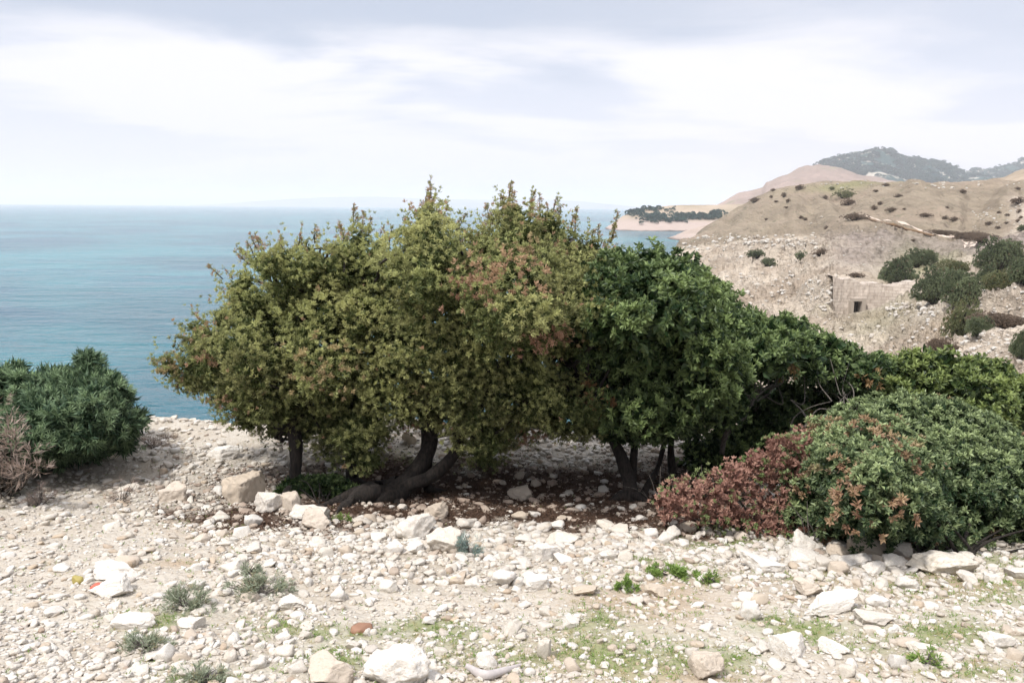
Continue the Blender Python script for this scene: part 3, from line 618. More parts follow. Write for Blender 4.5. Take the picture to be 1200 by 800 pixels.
# ---- bushes
def bush(name, poly, d, T, E, n, mat, label, base, seed, group=None, stems=6, bark='bark', **k):
    rng = np.random.default_rng(seed); root = empty(name, base, label, 'bush' if 'bush' in name else 'shrub', group); lv = Leaves()
    C, Nr, r = crown(lv, poly, d, T, E, n, rng, **k)
    link('foliage', lv.mesh(name+'_foliage', M[mat], root.location), root)
    b = np.array(base); L = []
    for i in range(stems*4):
        e = C[rng.integers(len(C))]; s = b+np.array([rng.normal()*.12*T, rng.normal()*.12*T, -.05])
        L.append((np.array([s, s*.6+e*.4+rng.normal(size=3)*.05, e]), [.016*T+.004, .010*T+.003, .003]))
    V_, F_ = tubes(L, 6); child('stem', V_, F_, M[bark], root); return root, C, Nr
bush('mastic_bush', [(1020, 425), (1045, 413), (1072, 410), (1110, 414), (1150, 420), (1185, 430), (1230, 436), (1300, 440), (1400, 470), (1400, 560), (1200, 540), (1100, 500), (1030, 490), (1000, 470)], lambda u, v: 8.3+0*u, 1.2, 70, 1500, 'lentisk_back',
     'dark green mastic bush at the right, behind the lighter leafy bush', (4.6, 8.3, -.1), 21, lobe=(.16, .32), gapd=.26, dens=110, k=12, L=.06, W=.025, nseed=5, relief=.4, spread=(40, 92))
def understory(C, U, V, rng): return np.where(rng.uniform(size=len(C)) < .06, .7, 0)
bush('low_bush', [(795, 560), (800, 515), (840, 495), (870, 465), (910, 445), (985, 445), (1030, 460), (1030, 520), (930, 545), (880, 560), (830, 572)], lambda u, v: 7.5+0*u, .6, 40, 400, 'lentisk',
     'shadowed low bush under the bare grey branches of the mastic tree', P(900, 560, 7.0), 22, lobe=(.12, .2), gapd=.17, dens=170, k=8, L=.04, W=.018, deadf=understory, nseed=6)
bush('low_bush', [(322, 578), (335, 560), (360, 558), (395, 556), (420, 565), (432, 580), (420, 592), (370, 597), (335, 592)], lambda u, v: 6.25+0*u, .22, 18, 150, 'lentisk',
     'small dark low bush at the foot of the leftmost juniper trunk', hit(375, 592), 23, lobe=(.05, .09), gapd=.07, dens=600, k=8, L=.026, W=.011, nseed=7)
FB = [(915, 545), (935, 508), (960, 490), (985, 486), (1010, 480), (1045, 464), (1072, 458), (1100, 462), (1140, 475), (1175, 496), (1205, 512), (1300, 530), (1330, 600), (1300, 700), (1200, 668), (1150, 662), (1105, 652), (1060, 640), (1000, 640), (945, 632), (915, 600)]
def fdead(C, U, V, rng):
    a = np.clip((985-U)/80, 0, 1); s = zone([(1080, 620, 60, 40), (1010, 540, 40, 40), (1060, 480, 40, 15), (1120, 650, 60, 20), (980, 610, 40, 40), (960, 560, 40, 60)], U, V)
    return np.where(rng.uniform(size=len(C)) < .10+.70*a+.13*s, rng.uniform(.30, .6, len(C))+.15*a, 0)
fd = lambda u, v: 5.77-np.clip((v-490)/150, 0, 1)*.85
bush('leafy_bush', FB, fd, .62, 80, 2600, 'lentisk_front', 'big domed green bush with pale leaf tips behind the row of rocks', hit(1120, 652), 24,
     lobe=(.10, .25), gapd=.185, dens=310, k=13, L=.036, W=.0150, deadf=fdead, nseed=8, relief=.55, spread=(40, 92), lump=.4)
RB = [(762, 600), (772, 575), (800, 560), (835, 548), (870, 533), (898, 515), (935, 502), (960, 500), (985, 530), (1000, 580), (1000, 632), (940, 636), (890, 628), (850, 618), (810, 612), (780, 610)]
def rdead(C, U, V, rng):
    a = np.clip((U-850)/160, 0, 1); return np.where(rng.uniform(size=len(C)) < .6+.35*a, rng.uniform(.75, 1, len(C)), 0)
rroot, RC, RN = bush('reddish_shrub', RB, lambda u, v: 5.35-np.clip((v-500)/120, 0, 1)*.3+np.clip((860-u)/100, 0, 1)*.25, .42, 45, 900, 'redleaf', 'shrub of dry brick red leaves spreading left of the domed green bush', hit(890, 620), 25,
     lobe=(.05, .12), gapd=.105, dens=260, k=8, L=.025, W=.010, deadf=rdead, nseed=9, relief=.3, lump=.8, core=.15, bark='greybark')
# dry bare twigs in front of it
rng = np.random.default_rng(31); tw = []
for (u, v, a, b) in [(772, 588, -14, -38), (772, 592, 2, -46), (790, 585, -8, -34), (815, 590, -10, -40), (820, 590, 2, -46), (838, 585, -6, -36), (760, 575, -30, -6), (765, 580, -44, -12), (945, 632, -18, -42), (950, 632, -4, -46), (952, 630, 10, -38), (958, 632, -24, -30), (800, 592, 6, -30), (830, 600, -14, -50)]:
    g = hit(u, v+10); dd = g[1]
    tw.append((np.array([g, P(u+a*.4+rng.normal()*2, v+b*.5, dd), P(u+a, v+b, dd+.05)]), [.004, .003, .0012]))
r0_ = empty('dry_twigs', tw[0][0][0], 'thin bare grey twigs sticking up through the brick red shrub', 'twigs')
for w_ in tw: child('stem', *tube(*w_, 5), M['greybark'], r0_)
PB = [(-60, 450), (-20, 436), (6, 424), (18, 424), (35, 436), (58, 430), (80, 434), (96, 418), (104, 410), (116, 414), (122, 432), (142, 440), (150, 460), (160, 468), (163, 480), (172, 494), (166, 512), (152, 528), (118, 536), (80, 542), (40, 552), (0, 562), (-60, 570)]
bush('pine_bush', PB, lambda u, v: 7.4+0*u, .75, 70, 820, 'pine', 'blue green needle leaved bush alone at the left edge above the sea', hit(60, 548), 26,
     lobe=(.08, .18), gapd=.175, dens=170, k=20, L=.066, W=.0075, nseed=10, relief=.6, spread=(5, 80), stems=6, lump=.8)
DB = [(-50, 480), (-10, 462), (6, 470), (20, 500), (38, 520), (55, 545), (52, 562), (20, 568), (-50, 578)]
bush('dry_shrub', DB, lambda u, v: 5.6+0*u, .3, 40, 260, 'dryleaf', 'brownish dry twiggy shrub at the far left in front of the needle leaved bush', hit(5, 572), 27,
     lobe=(.08, .14), gapd=.13, dens=110, k=7, L=.06, W=.004, nseed=11, stems=12, bark='greybark', spread=(0, 60), core=.03)
# small plants among the stones
def tuft(name, cat, u, v, wpx, hpx, mat, label, seed, L=.03, W=.004, n=240, group=None, k=5, up=.8, dead=.1):
    rng = np.random.default_rng(seed); g = hit(u, v+hpx*.42); s = g[1]/FPX; a, b = wpx*s/2, hpx*s
    o = empty(name, g, label, cat, group); lv = Leaves()
    q = rng.normal(size=(n, 2))*.55; q = q+.35*np.round(q*1.4+rng.normal(size=2)); q = q[(q**2).sum(1) < 1.6]; m = len(q)
    x = g[0]+q[:, 0]*a; y = g[1]+q[:, 1]*a*.7; hh = b*np.sqrt(np.clip(1.65-(q**2).sum(1), 0, 1.1))*rng.uniform(.1, 1.0, m)*(.45+.65*(fbm(np.stack([q[:, 0]*2, q[:, 1]*2, 0*q[:, 0]+seed], -1), 2, seed)+.5))
    z = ground_h(x, y)+hh; C = np.stack([x, y, z], -1)
    ax = nrm(np.stack([q[:, 0], q[:, 1], np.full(m, up)], -1)+rng.normal(size=(m, 3))*.25)
    lv.rosettes(C, ax, k, L, W, rng.uniform(.1, 1, m), np.where(rng.uniform(size=m) < dead, .8, 0), rng, (5, 60))
    link('foliage', lv.mesh(name, M[mat], g), o)
    tb = [(np.array([g+np.array([rng.normal()*a*.15, rng.normal()*a*.15, -.01]), (g+C[i])/2, C[i]]), [.004, .003, .0012]) for i in range(0, m, max(1, m//26))]
    V_, F_ = tubes(tb, 4); child('stem', V_, F_, M['greybark'], o); return o
tuft('grey_shrublet', 'plant', 220, 702, 52, 30, 'greyleaf', 'round grey green shrublet at lower left, left of the wider one', 41, n=420)
tuft('grey_shrublet', 'plant', 308, 684, 72, 30, 'greyleaf', 'wide grey green shrublet among white stones at lower left', 42, n=520)
tuft('grey_shrublet', 'plant', 172, 752, 50, 20, 'greyleaf', 'flat grey green shrublet below the round one at lower left', 43, n=260)
tuft('grey_shrublet', 'plant', 232, 790, 56, 20, 'greyleaf', 'grey green shrublet cut by the bottom edge at lower left', 44, n=260)
tuft('grey_shrublet', 'plant', 290, 668, 30, 12, 'greyleaf', 'small grey green sprout just behind the wide grey green shrublet', 48, n=120)
tuft('blue_shrublet', 'plant', 552, 640, 32, 22, 'blueleaf', 'blue green shrublet right of the big cream boulders in the centre', 45, n=260)
tuft('green_weed', 'plant', 785, 669, 56, 12, 'grass', 'long bright green weed patch among stones right of centre', 46, n=330, L=.03, W=.007, dead=.02)
tuft('green_weed', 'plant', 736, 687, 24, 12, 'grass', 'small bright green weed below left of the long weed patch', 47, n=150, L=.024, W=.008, dead=0)
tuft('green_weed', 'plant', 828, 679, 22, 12, 'grass', 'bright green weed just right of the long weed patch', 49, n=120, L=.026, W=.006, dead=.05)
tuft('green_weed', 'plant', 398, 606, 22, 12, 'grass', 'green weed right of the cream and white rock pair under the juniper', 50, n=90, L=.025, W=.006, dead=.1)
tuft('green_weed', 'plant', 1085, 772, 40, 14, 'grass', 'green weed beside a white stone at lower right', 51, n=130, L=.022, W=.006, dead=.1)
tuft('dry_shrublet', 'plant', 47, 583, 34, 22, 'dryleaf', 'dry brown shrublet on bare pale rock at the left', 52, n=150, L=.05, W=.003, k=6)
tuft('dry_shrublet', 'plant', 143, 577, 44, 28, 'dryleaf', 'thin dry see through shrublet right of the brown one at the left', 53, n=80, L=.055, W=.0025, k=5)
tuft('dry_shrublet', 'plant', 180, 516, 34, 22, 'dryleaf', 'pale dry shrublet at the right foot of the needle leaved bush', 54, n=150, L=.06, W=.003, k=6)
tuft('dry_shrublet', 'plant', 195, 512, 20, 10, 'dryleaf', 'tiny brown dry shrublet near the cliff edge at the left', 55, n=60, L=.05, W=.003)
# ------------------------------------------------------------------ rocks
def rock_mesh(name, seed, sub=4, cuts=9, flat=1.0, mat='stone', rough=.05, blocky=.0):
    rng = np.random.default_rng(seed); bm = bmesh.new(); bmesh.ops.create_icosphere(bm, subdivisions=sub, radius=1)
    V = np.array([v.co[:] for v in bm.verts]); F = np.array([[l.index for l in f.verts] for f in bm.faces]); bm.free()
    V = V*(1+.12*fbm(V*.9+seed, 2, seed)[:, None])
    for i in range(cuts):
        n = nrm(rng.normal(size=3)*np.array([1, 1, .8])) if i else np.array([rng.normal()*.15, rng.normal()*.15, 1.0]); n = nrm(n)
        h = rng.uniform(.42, .80); d = V@n-h; V = V-np.where(d > 0, d*.98, 0)[:, None]*n
    V = V/np.abs(V).max(0)
    V = V*(1+rough*fbm(V*3.1+seed, 4, seed+3)[:, None]+rough*.5*fbm(V*9+seed, 3, seed+9)[:, None])*np.array([1, 1, flat])
    return mk_mesh(name, V, F, M[mat])
def set_rock(o, u, v, wpx, hpx, rng, dz=.0, yaw=None, depth=.8, tilt=(0, 0)):
    """v is the rock's lower visible edge, wpx/hpx its visible size"""
    g = hit(u, v); s = math.hypot(g[1], CAMZ-g[2])/FPX
    a = wpx*s*.5/.92; c = hpx*s*.68
    y = g[1]+a*depth*.8
    o.location = (g[0]*y/g[1], y, gh(g[0]*y/g[1], y)+c*.52+dz)
    o.scale = (a, a*depth, c); o.rotation_euler = (tilt[0], tilt[1], yaw if yaw is not None else rng.uniform(-.35, .35))
HERO = [ # u, base v, w, h, material, label, depth
 (206, 588, 32, 20, 'tanstone', 'tan wedge shaped rock lying alone on the pale ground at left', .8),
 (286, 592, 46, 34, 'tanstone', 'large brown tan boulder left of the leftmost juniper trunk', .9),
 (318, 602, 34, 26, 'stone', 'upright pale rock leaning on a tan one at the juniper foot', .7),
 (340, 600, 24, 26, 'tanstone', 'tan rock on the right of the upright pale rock', .8),
 (364, 612, 44, 20, 'stone', 'flat white rock behind the cream one below the leftmost trunk', .8),
 (371, 622, 32, 24, 'tanstone', 'cream block in front of the flat white rock', .8),
 (451, 576, 26, 12, 'tanstone', 'tan oval rock wedged under the curved juniper trunk', .8),
 (488, 634, 44, 26, 'stone', 'big bright cream boulder in the centre, back one of the pair', .9),
 (518, 648, 42, 28, 'stone', 'big cream boulder in the centre, front one of the pair', .9),
 (533, 650, 22, 18, 'tanstone', 'small round cream stone touching the front central boulder', .9),
 (486, 650, 28, 12, 'stone', 'white flat stone in front left of the central boulder pair', .8),
 (512, 608, 30, 18, 'tanstone', 'grey tan rock behind the central boulder pair', .8),
 (434, 546, 40, 22, 'stone', 'pale rock behind the juniper between its trunks', .9),
 (480, 522, 18, 14, 'tanstone', 'round tan rock on the ledge left of the curved trunk', .9),
 (614, 588, 36, 16, 'tanstone', 'dark brown rock in the shade right of the juniper trunks', .9),
 (386, 804, 54, 32, 'tanstone', 'large tan boulder at the bottom edge, left of the white one', .8),
 (467, 806, 66, 36, 'stone', 'large white block at the bottom edge', .7),
 (1018, 655, 47, 28, 'tanstone', 'tallest pointed tan boulder in the row by the green bush', .75),
 (979, 656, 32, 20, 'tanstone', 'tan rock immediately left of the tallest pointed boulder', .8),
 (944, 648, 34, 18, 'stone', 'pale knobbly rock at the left end of the row by the bush', .8),
 (940, 665, 40, 20, 'stone', 'white flat topped rock in front of the knobbly one', .9),
 (966, 670, 24, 18, 'stone', 'rounded pinkish stone between white rocks in the row', .9),
 (984, 674, 26, 18, 'tanstone', 'tan angular stone at the front of the row of rocks', .8),
 (1000, 664, 34, 14, 'stone', 'low tan stone below the tallest pointed boulder', .8),
 (1020, 673, 34, 14, 'stone', 'white slanted slab below the tallest pointed boulder', .6),
 (1032, 663, 22, 12, 'tanstone', 'small pinkish stone leaning right of the slanted slab', .9),
 (1055, 656, 32, 18, 'stone', 'cream cracked rock between the pointed boulder and the long white one', .8),
 (1048, 668, 34, 14, 'stone', 'low white stone in front of the cream cracked rock', .8),
 (1101, 674, 68, 28, 'stone', 'long domed white boulder at the right end of the row', .6),
 (1134, 684, 24, 14, 'stone', 'small white stone right of the long domed boulder', .9),
 (1063, 692, 24, 14, 'stone', 'pale stone in the gravel below the long domed boulder', .9),
 (890, 670, 54, 18, 'stone', 'white arched slab with a dark hollow, left of the row of rocks', .6),
 (1130, 660, 20, 12, 'stone', 'pale stone half hidden below the red tipped leaves of the bush', .9),
 (1194, 680, 26, 12, 'stone', 'white stone at the right edge of the photo below the bush', .9),
 (1160, 684, 22, 10, 'stone', 'low pale stone in the grass near the right edge', .9),
 (924, 776, 40, 26, 'stone', 'rounded white boulder at lower right, largest near the bottom', .9),
 (974, 768, 32, 14, 'stone', 'low pinkish white stone right of the rounded boulder', .8),
 (945, 702, 32, 20, 'tanstone', 'rounded grey tan stone above the white bedrock slab', .9),
 (975, 722, 66, 18, 'stone', 'long pale bedrock slab at right, upper left piece', .5),
 (1020, 736, 56, 14, 'stone', 'long pale bedrock slab at right, lower right piece', .5),
 (826, 798, 36, 26, 'tanstone', 'tan triangular rock at the bottom right of centre', .8),
 (1172, 760, 36, 14, 'stone', 'elongated white stone near the right edge at the bottom', .7),
 (1076, 768, 30, 12, 'stone', 'white stone beside the green weed at lower right', .8),
 (640, 772, 19, 22, 'stone', 'upright white stone in the green and brown patch at bottom centre', .8),
 (600, 746, 22, 16, 'stone', 'pointed white stone left of the upright one at bottom centre', .8),
 (570, 784, 22, 20, 'stone', 'pale cube like stone above the grey stick', .9),
 (668, 738, 18, 14, 'stone', 'small white block above the upright white stone', .8),
 (880, 728, 24, 18, 'stone', 'grey white stone left of the long bedrock slab', .9),
 (632, 692, 34, 14, 'stone', 'wide pale stone in the gravel below the blue green shrublet', .8),
 (592, 688, 28, 16, 'stone', 'grey rounded stone in the gravel left of the wide pale one', .9),
 (685, 700, 32, 10, 'tanstone', 'flat tan stone in the gravel right of centre', .8),
 (635, 660, 36, 22, 'stone', 'cream boulder in the stone band right of the blue green shrublet', .9),
 (140, 682, 62, 16, 'stone', 'wide flat grey rock slab at left with a pointed right end', .6),
 (135, 702, 50, 18, 'stone', 'flat cream slab below the grey pointed slab at left', .7),
 (158, 738, 44, 12, 'stone', 'flat pinkish slab with a dark gap beneath at lower left', .7),
 (345, 714, 32, 14, 'stone', 'cream white stone right of the wide grey green shrublet', .8),
 (245, 596, 0, 0, None, '', 0),
 (262, 540, 36, 12, 'stone', 'pale rock on the cliff top left of the juniper', .8),
 (228, 738, 30, 14, 'stone', 'pale grey stone below the round grey green shrublet', .9),
 (770, 700, 34, 10, 'tanstone', 'flat tan stone below the long green weed patch', .8),
 (660, 640, 40, 12, 'stone', 'long white stone at the upper edge of the stone band', .7),
 (700, 612, 0, 0, None, '', 0)]
rng = np.random.default_rng(77)
taken = []
for i, (u, v, wp, hp, mt, lab, dp) in enumerate(HERO):
    if mt is None: continue
    me = rock_mesh('rock', 300+i, 4 if wp < 30 else 5, rng.integers(9, 15), 1, mt, rough=.085)
    o = link('rock', me); set_rock(o, u, v, wp, hp, rng, depth=dp, tilt=(rng.uniform(-.12, .12), rng.uniform(-.14, .14))); tag(o, lab, 'rock', 'rocks set apart by size and place')
    taken.append((u, v-hp/2, wp/2, hp/2))
MID = [rock_mesh('stone', 500+i, 3, 11+i % 5, 1, 'stone' if i % 4 else 'tanstone', rough=.09) for i in range(14)]
ZONES = [ # polygon, count, size range px, label, group
 ([(395, 560), (720, 552), (800, 590), (740, 612), (420, 604)], 34, (8, 20), 'stone lying on brown leaf litter in the shade under the trees', 'stones in the shade under the trees'),
 ([(380, 598), (760, 606), (930, 640), (870, 668), (700, 665), (560, 662), (420, 640)], 62, (12, 30), 'white stone in the dense band of stones just in front of the trees', 'stones in the band before the trees'),
 ([(240, 596), (380, 620), (420, 650), (300, 660), (230, 630)], 20, (12, 26), 'pale stone in the cluster below the leftmost trunk', 'stones below the leftmost trunk'),
 ([(180, 650), (400, 660), (420, 790), (180, 795)], 38, (14, 34), 'pale stone around the grey green shrublets at lower left', 'stones around the grey shrublets'),
 ([(0, 560), (180, 550), (180, 795), (0, 795)], 22, (14, 44), 'flat pale stone on the smooth slope at the left edge', 'flat stones on the left slope'),
 ([(420, 655), (860, 680), (900, 795), (420, 795)], 46, (12, 28), 'pale stone in the open gravel at bottom centre', 'stones in the central gravel'),
 ([(860, 680), (1200, 700), (1200, 795), (900, 795)], 30, (12, 32), 'pale stone in the gravel at lower right', 'stones in the right gravel'),
 ([(880, 645), (1080, 655), (1180, 685), (1000, 688), (880, 672)], 14, (10, 22), 'small pale stone filling gaps in the row of rocks by the bush', 'small stones in the row of rocks')]
def in_hero(u, v, m=.85): return any(abs(u-a)/max(c, 1) < m and abs(v-b)/max(d, 1) < m for a, b, c, d in taken)
LAND = [(206, 580, 'the lone tan wedge rock'), (286, 575, 'the large brown tan boulder'), (371, 612, 'the cream block below the leftmost trunk'), (346, 565, 'the leftmost juniper trunk'), (455, 580, 'the curved juniper trunk'),
        (505, 625, 'the big cream boulder pair'), (552, 636, 'the blue green shrublet'), (614, 580, 'the dark brown shaded rock'), (735, 560, 'the mastic tree trunk'), (386, 790, 'the tan boulder at the bottom edge'), (467, 788, 'the big white block at the bottom edge'),
        (1018, 642, 'the pointed tan boulder'), (1101, 660, 'the long domed white boulder'), (890, 660, 'the arched white slab'), (924, 764, 'the rounded white boulder'), (995, 722, 'the long bedrock slab'), (826, 786, 'the tan triangular rock'),
        (640, 762, 'the upright white stone'), (570, 775, 'the cube like pale stone'), (592, 680, 'the grey rounded stone'), (635, 650, 'the cream boulder in the stone band'), (140, 675, 'the wide flat grey slab'), (135, 695, 'the flat cream slab'), (158, 732, 'the pinkish slab with dark gap'),
        (220, 702, 'the round grey green shrublet'), (308, 684, 'the wide grey green shrublet'), (172, 752, 'the flat grey green shrublet'), (232, 790, 'the grey green shrublet at the bottom edge'), (785, 669, 'the long bright green weed'), (736, 687, 'the small bright green weed'),
        (1085, 772, 'the green weed at lower right'), (1172, 754, 'the elongated white stone'), (425, 738, 'the orange brown stone'), (118, 690, 'the small brick red stone'), (47, 583, 'the dry brown shrublet'), (143, 577, 'the thin dry shrublet'), (800, 600, 'the brick red shrub'), (60, 545, 'the needle leaved bush'), (685, 695, 'the flat tan stone right of centre'), (945, 692, 'the rounded grey tan stone')]
used_labels = set()
def stone_label(u, v, wp, hp, where):
    size = 'tiny' if wp < 11 else 'small' if wp < 15 else 'medium' if wp < 21 else 'large'; shape = 'flat' if hp/wp < .45 else 'blocky' if hp/wp > .56 else 'low'
    for a, b, nm in sorted(LAND, key=lambda q: (q[0]-u)**2+((q[1]-v)*1.6)**2)[:4]:
        dx, dy = u-a, v-b; d = math.hypot(dx, dy); far = 'just' if d < 28 else 'a little' if d < 60 else 'well'
        h = 'left' if dx < 0 else 'right'; ve = 'behind' if dy < 0 else 'in front'
        dr = h+' of' if abs(dx) > 2*abs(dy) else (ve+(' of' if ve == 'in front' else '')) if abs(dy) > 2*abs(dx) else ve+' and '+h+' of'
        t = f'{size} {shape} pale stone {far} {dr} {nm}'
        if t not in used_labels and len(t.split()) <= 16: used_labels.add(t); return t
    return where
def place_stones(poly, cnt, sz, label, group):
    pa = np.array(poly); done = 0; tries = 0
    while done < cnt and tries < cnt*40:
        tries += 1; u = rng.uniform(pa[:, 0].min(), pa[:, 0].max()); v = rng.uniform(pa[:, 1].min(), pa[:, 1].max())
        if not in_poly(u, v, poly) or in_hero(u, v, 1.1): continue
        wp = .85*(sz[0]+(sz[1]-sz[0])*rng.uniform()**2.2); hp = wp*rng.uniform(.38, .66)*(.62 if 'flat' in label else 1)
        if hit(u, v) is None: continue
        o = link('stone', MID[rng.integers(len(MID))]); set_rock(o, u, v+hp/2, wp, hp, rng, yaw=rng.uniform(0, TAU), depth=rng.uniform(.75, 1), tilt=(rng.uniform(-.25, .25), rng.uniform(-.25, .25)), dz=-.004)
        tag(o, stone_label(u, v, wp, hp, label), 'stone', group); taken.append((u, v, wp/2, hp/2)); done += 1
for z in ZONES: place_stones(*z)
# gravel
def gravel():
    rng = np.random.default_rng(99)
    def base(sub, seed):
        me = rock_mesh('tmp', seed, sub, 6, 1, 'stone', .0); V = np.zeros(len(me.vertices)*3); me.vertices.foreach_get('co', V); F = np.zeros(len(me.loops), int); me.loops.foreach_get('vertex_index', F)
        V = V.reshape(-1, 3); F = F.reshape(-1, 3); bpy.data.meshes.remove(me); return V, F
    VV, FF, TT_, off = [], [], [], 0
    for sub, n, smin, smax, ymax in ((2, 34000, .013, .038, 8.6), (1, 105000, .005, .017, 7.6), (2, 12000, .026, .052, 7.8)):
        bs = [base(sub, 900+sub*20+i) for i in range(8)]
        y = 1.5+(ymax-1.5)*rng.uniform(size=n)**1.1; x = (rng.uniform(-1, 1, n))*(y*.78+1.2); x += (rng.uniform(size=n)-.5)*1.2*(np.abs(x) > y*.78+.6)
        cl = fbm(np.stack([x*1.1, y*1.1, 0*x], -1), 3, 400); sz = smin+(smax-smin)*rng.uniform(size=n)**2.6
        z = ground_h(x, y); p = np.stack([x, y, z], -1); so_, gr, br = masks(p); u, v = project(p)
        sparse = sm(-x/y, .30, .55)*sm(y, 3.0, 4.6)     # smooth bedrock to the left
        keep = rng.uniform(size=n) < (1-.86*so_)*(1-.62*gr)*(1-.35*br)*(1-.72*sparse)*np.clip(.85+.6*cl, .25, 1)
        bnd = zone([(640, 632, 300, 30), (300, 700, 150, 60), (1000, 665, 200, 30), (560, 680, 200, 40)], u, v)
        if smax > .05: keep &= rng.uniform(size=n) < .12+.9*bnd
        x, y, z, sz, so_ = x[keep], y[keep], z[keep], sz[keep], so_[keep]; n = len(x); sz = sz*np.clip(y/4.2, .8, 1.35)
        which = rng.integers(0, 8, n)
        for b, (V, F) in enumerate(bs):
            k = which == b; m = k.sum(); yaw = rng.uniform(0, TAU, m); c, s_ = np.cos(yaw), np.sin(yaw)
            sc = np.stack([sz[k]*rng.uniform(.8, 1.3, m), sz[k]*rng.uniform(.6, 1, m), sz[k]*rng.uniform(.4, .75, m)], -1)
            W_ = V[None]*sc[:, None]; tl = rng.uniform(-.5, .5, (m, 1)); W_[..., 2] += W_[..., 0]*tl*.6
            X = W_[..., 0]*c[:, None]-W_[..., 1]*s_[:, None]; Y = W_[..., 0]*s_[:, None]+W_[..., 1]*c[:, None]
            Q = np.stack([X+x[k][:, None], Y+y[k][:, None], W_[..., 2]+(z[k]+sz[k]*.22)[:, None]], -1)
            VV.append(Q.reshape(-1, 3)); FF.append((F[None]+(np.arange(m)*len(V))[:, None, None]+off).reshape(-1, 3)); off += m*len(V)
            tt = np.clip(rng.uniform(size=m)**1.25, 0, 1); tt = np.where((rng.uniform(size=m) < so_[k]*.95), 1.0, tt); TT_.append(np.repeat(tt, len(V)))  # pebbles in the soil zone take the darkest tint as painted tree shade
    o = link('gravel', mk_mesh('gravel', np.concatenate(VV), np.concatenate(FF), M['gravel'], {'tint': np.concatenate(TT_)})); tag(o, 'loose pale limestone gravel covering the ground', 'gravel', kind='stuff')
gravel()
# grass blades and low herbs between the stones
def grass():
    rng = np.random.default_rng(123); n = 90000
    y = rng.uniform(2.2, 8.3, n); x = rng.uniform(-1, 1, n)*y*.72; z = ground_h(x, y); p = np.stack([x, y, z], -1); so_, gr, br = masks(p)
    pr = np.clip(gr*.55+.02+br*.14, 0, 1)*(1-so_*.8); k = rng.uniform(size=n) < pr; p = p[k]; n = len(p); lv = Leaves()
    lv.rosettes(p, np.array([0, 0, 1.])+rng.normal(size=(n, 3))*.25, 5, .021, .0034, rng.uniform(0, 1, n), np.where(rng.uniform(size=n) < .3, rng.uniform(.5, 1, n), 0), rng, (10, 75))
    tag(link('grass', lv.mesh('grass', M['grass'])), 'thin green and dry grass sprouting between the stones', 'grass', kind='stuff')
    # fallen leaves under the trees
    n = 16000; y = rng.uniform(4.8, 8.0, n); x = rng.uniform(-2.6, 2.6, n); z = ground_h(x, y)+.006; p = np.stack([x, y, z], -1); so_, gr, br = masks(p)
    p = p[rng.uniform(size=n) < so_]; n = len(p); lv = Leaves()
    lv.rosettes(p, np.array([0, 0, 1.])+rng.normal(size=(n, 3))*.3, 3, .024, .010, rng.uniform(0, .4, n), np.zeros(n), rng, (60, 95))
    m = leaf_mat('leaf_litter', (.055, .032, .020), (.13, .075, .048), (.12, .065, .035), .05)
    tag(link('leaf_litter', lv.mesh('leaf_litter', m)), 'brown leaf litter under the trees', 'leaf litter', kind='stuff')
grass()
# stick, scraps
def plain(name, c, r=.7):
    m, t, b = newmat(name); n = noise(t, 60, 4, .6, obco(t)); t.links.new(mixc(t, n, tuple(x*.7 for x in c), tuple(min(1, x*1.25) for x in c)), b.inputs['Base Color']); b.inputs['Roughness'].default_value = r; return m
g1, g2, g3, g4 = hit(548, 786), hit(568, 796), hit(590, 792), hit(609, 784)
V_, F_ = tube(np.array([g1, g2, g3, g4])+np.array([0, 0, .018]), [.012, .02, .016, .008], 8, rough=.2)
tag(link('weathered_stick', mk_mesh('weathered_stick', V_, F_, plain('grey_wood', (.42, .38, .36)))), 'bent grey weathered stick on the gravel at the bottom centre', 'stick')
for (u, v, wp, hp, c, lab) in [(118, 690, 19, 9, (.42, .10, .06), 'small brick red stone beside the cream slab at left'), (425, 738, 24, 9, (.26, .14, .085), 'orange brown stone on the green patch at bottom left of centre'), (91, 680, 12, 10, (.33, .27, .08), 'mossy olive stone left of the brick red one'), (532, 680, 11, 8, (.6, .47, .28), 'small ochre stone in the central gravel')]:
    o = link('rock', rock_mesh('rock', int(u)+900, 3, 8, 1)); o.data.materials[0] = plain('coloured_stone', c); set_rock(o, u, v+hp/2, wp, hp, rng); tag(o, lab, 'rock')
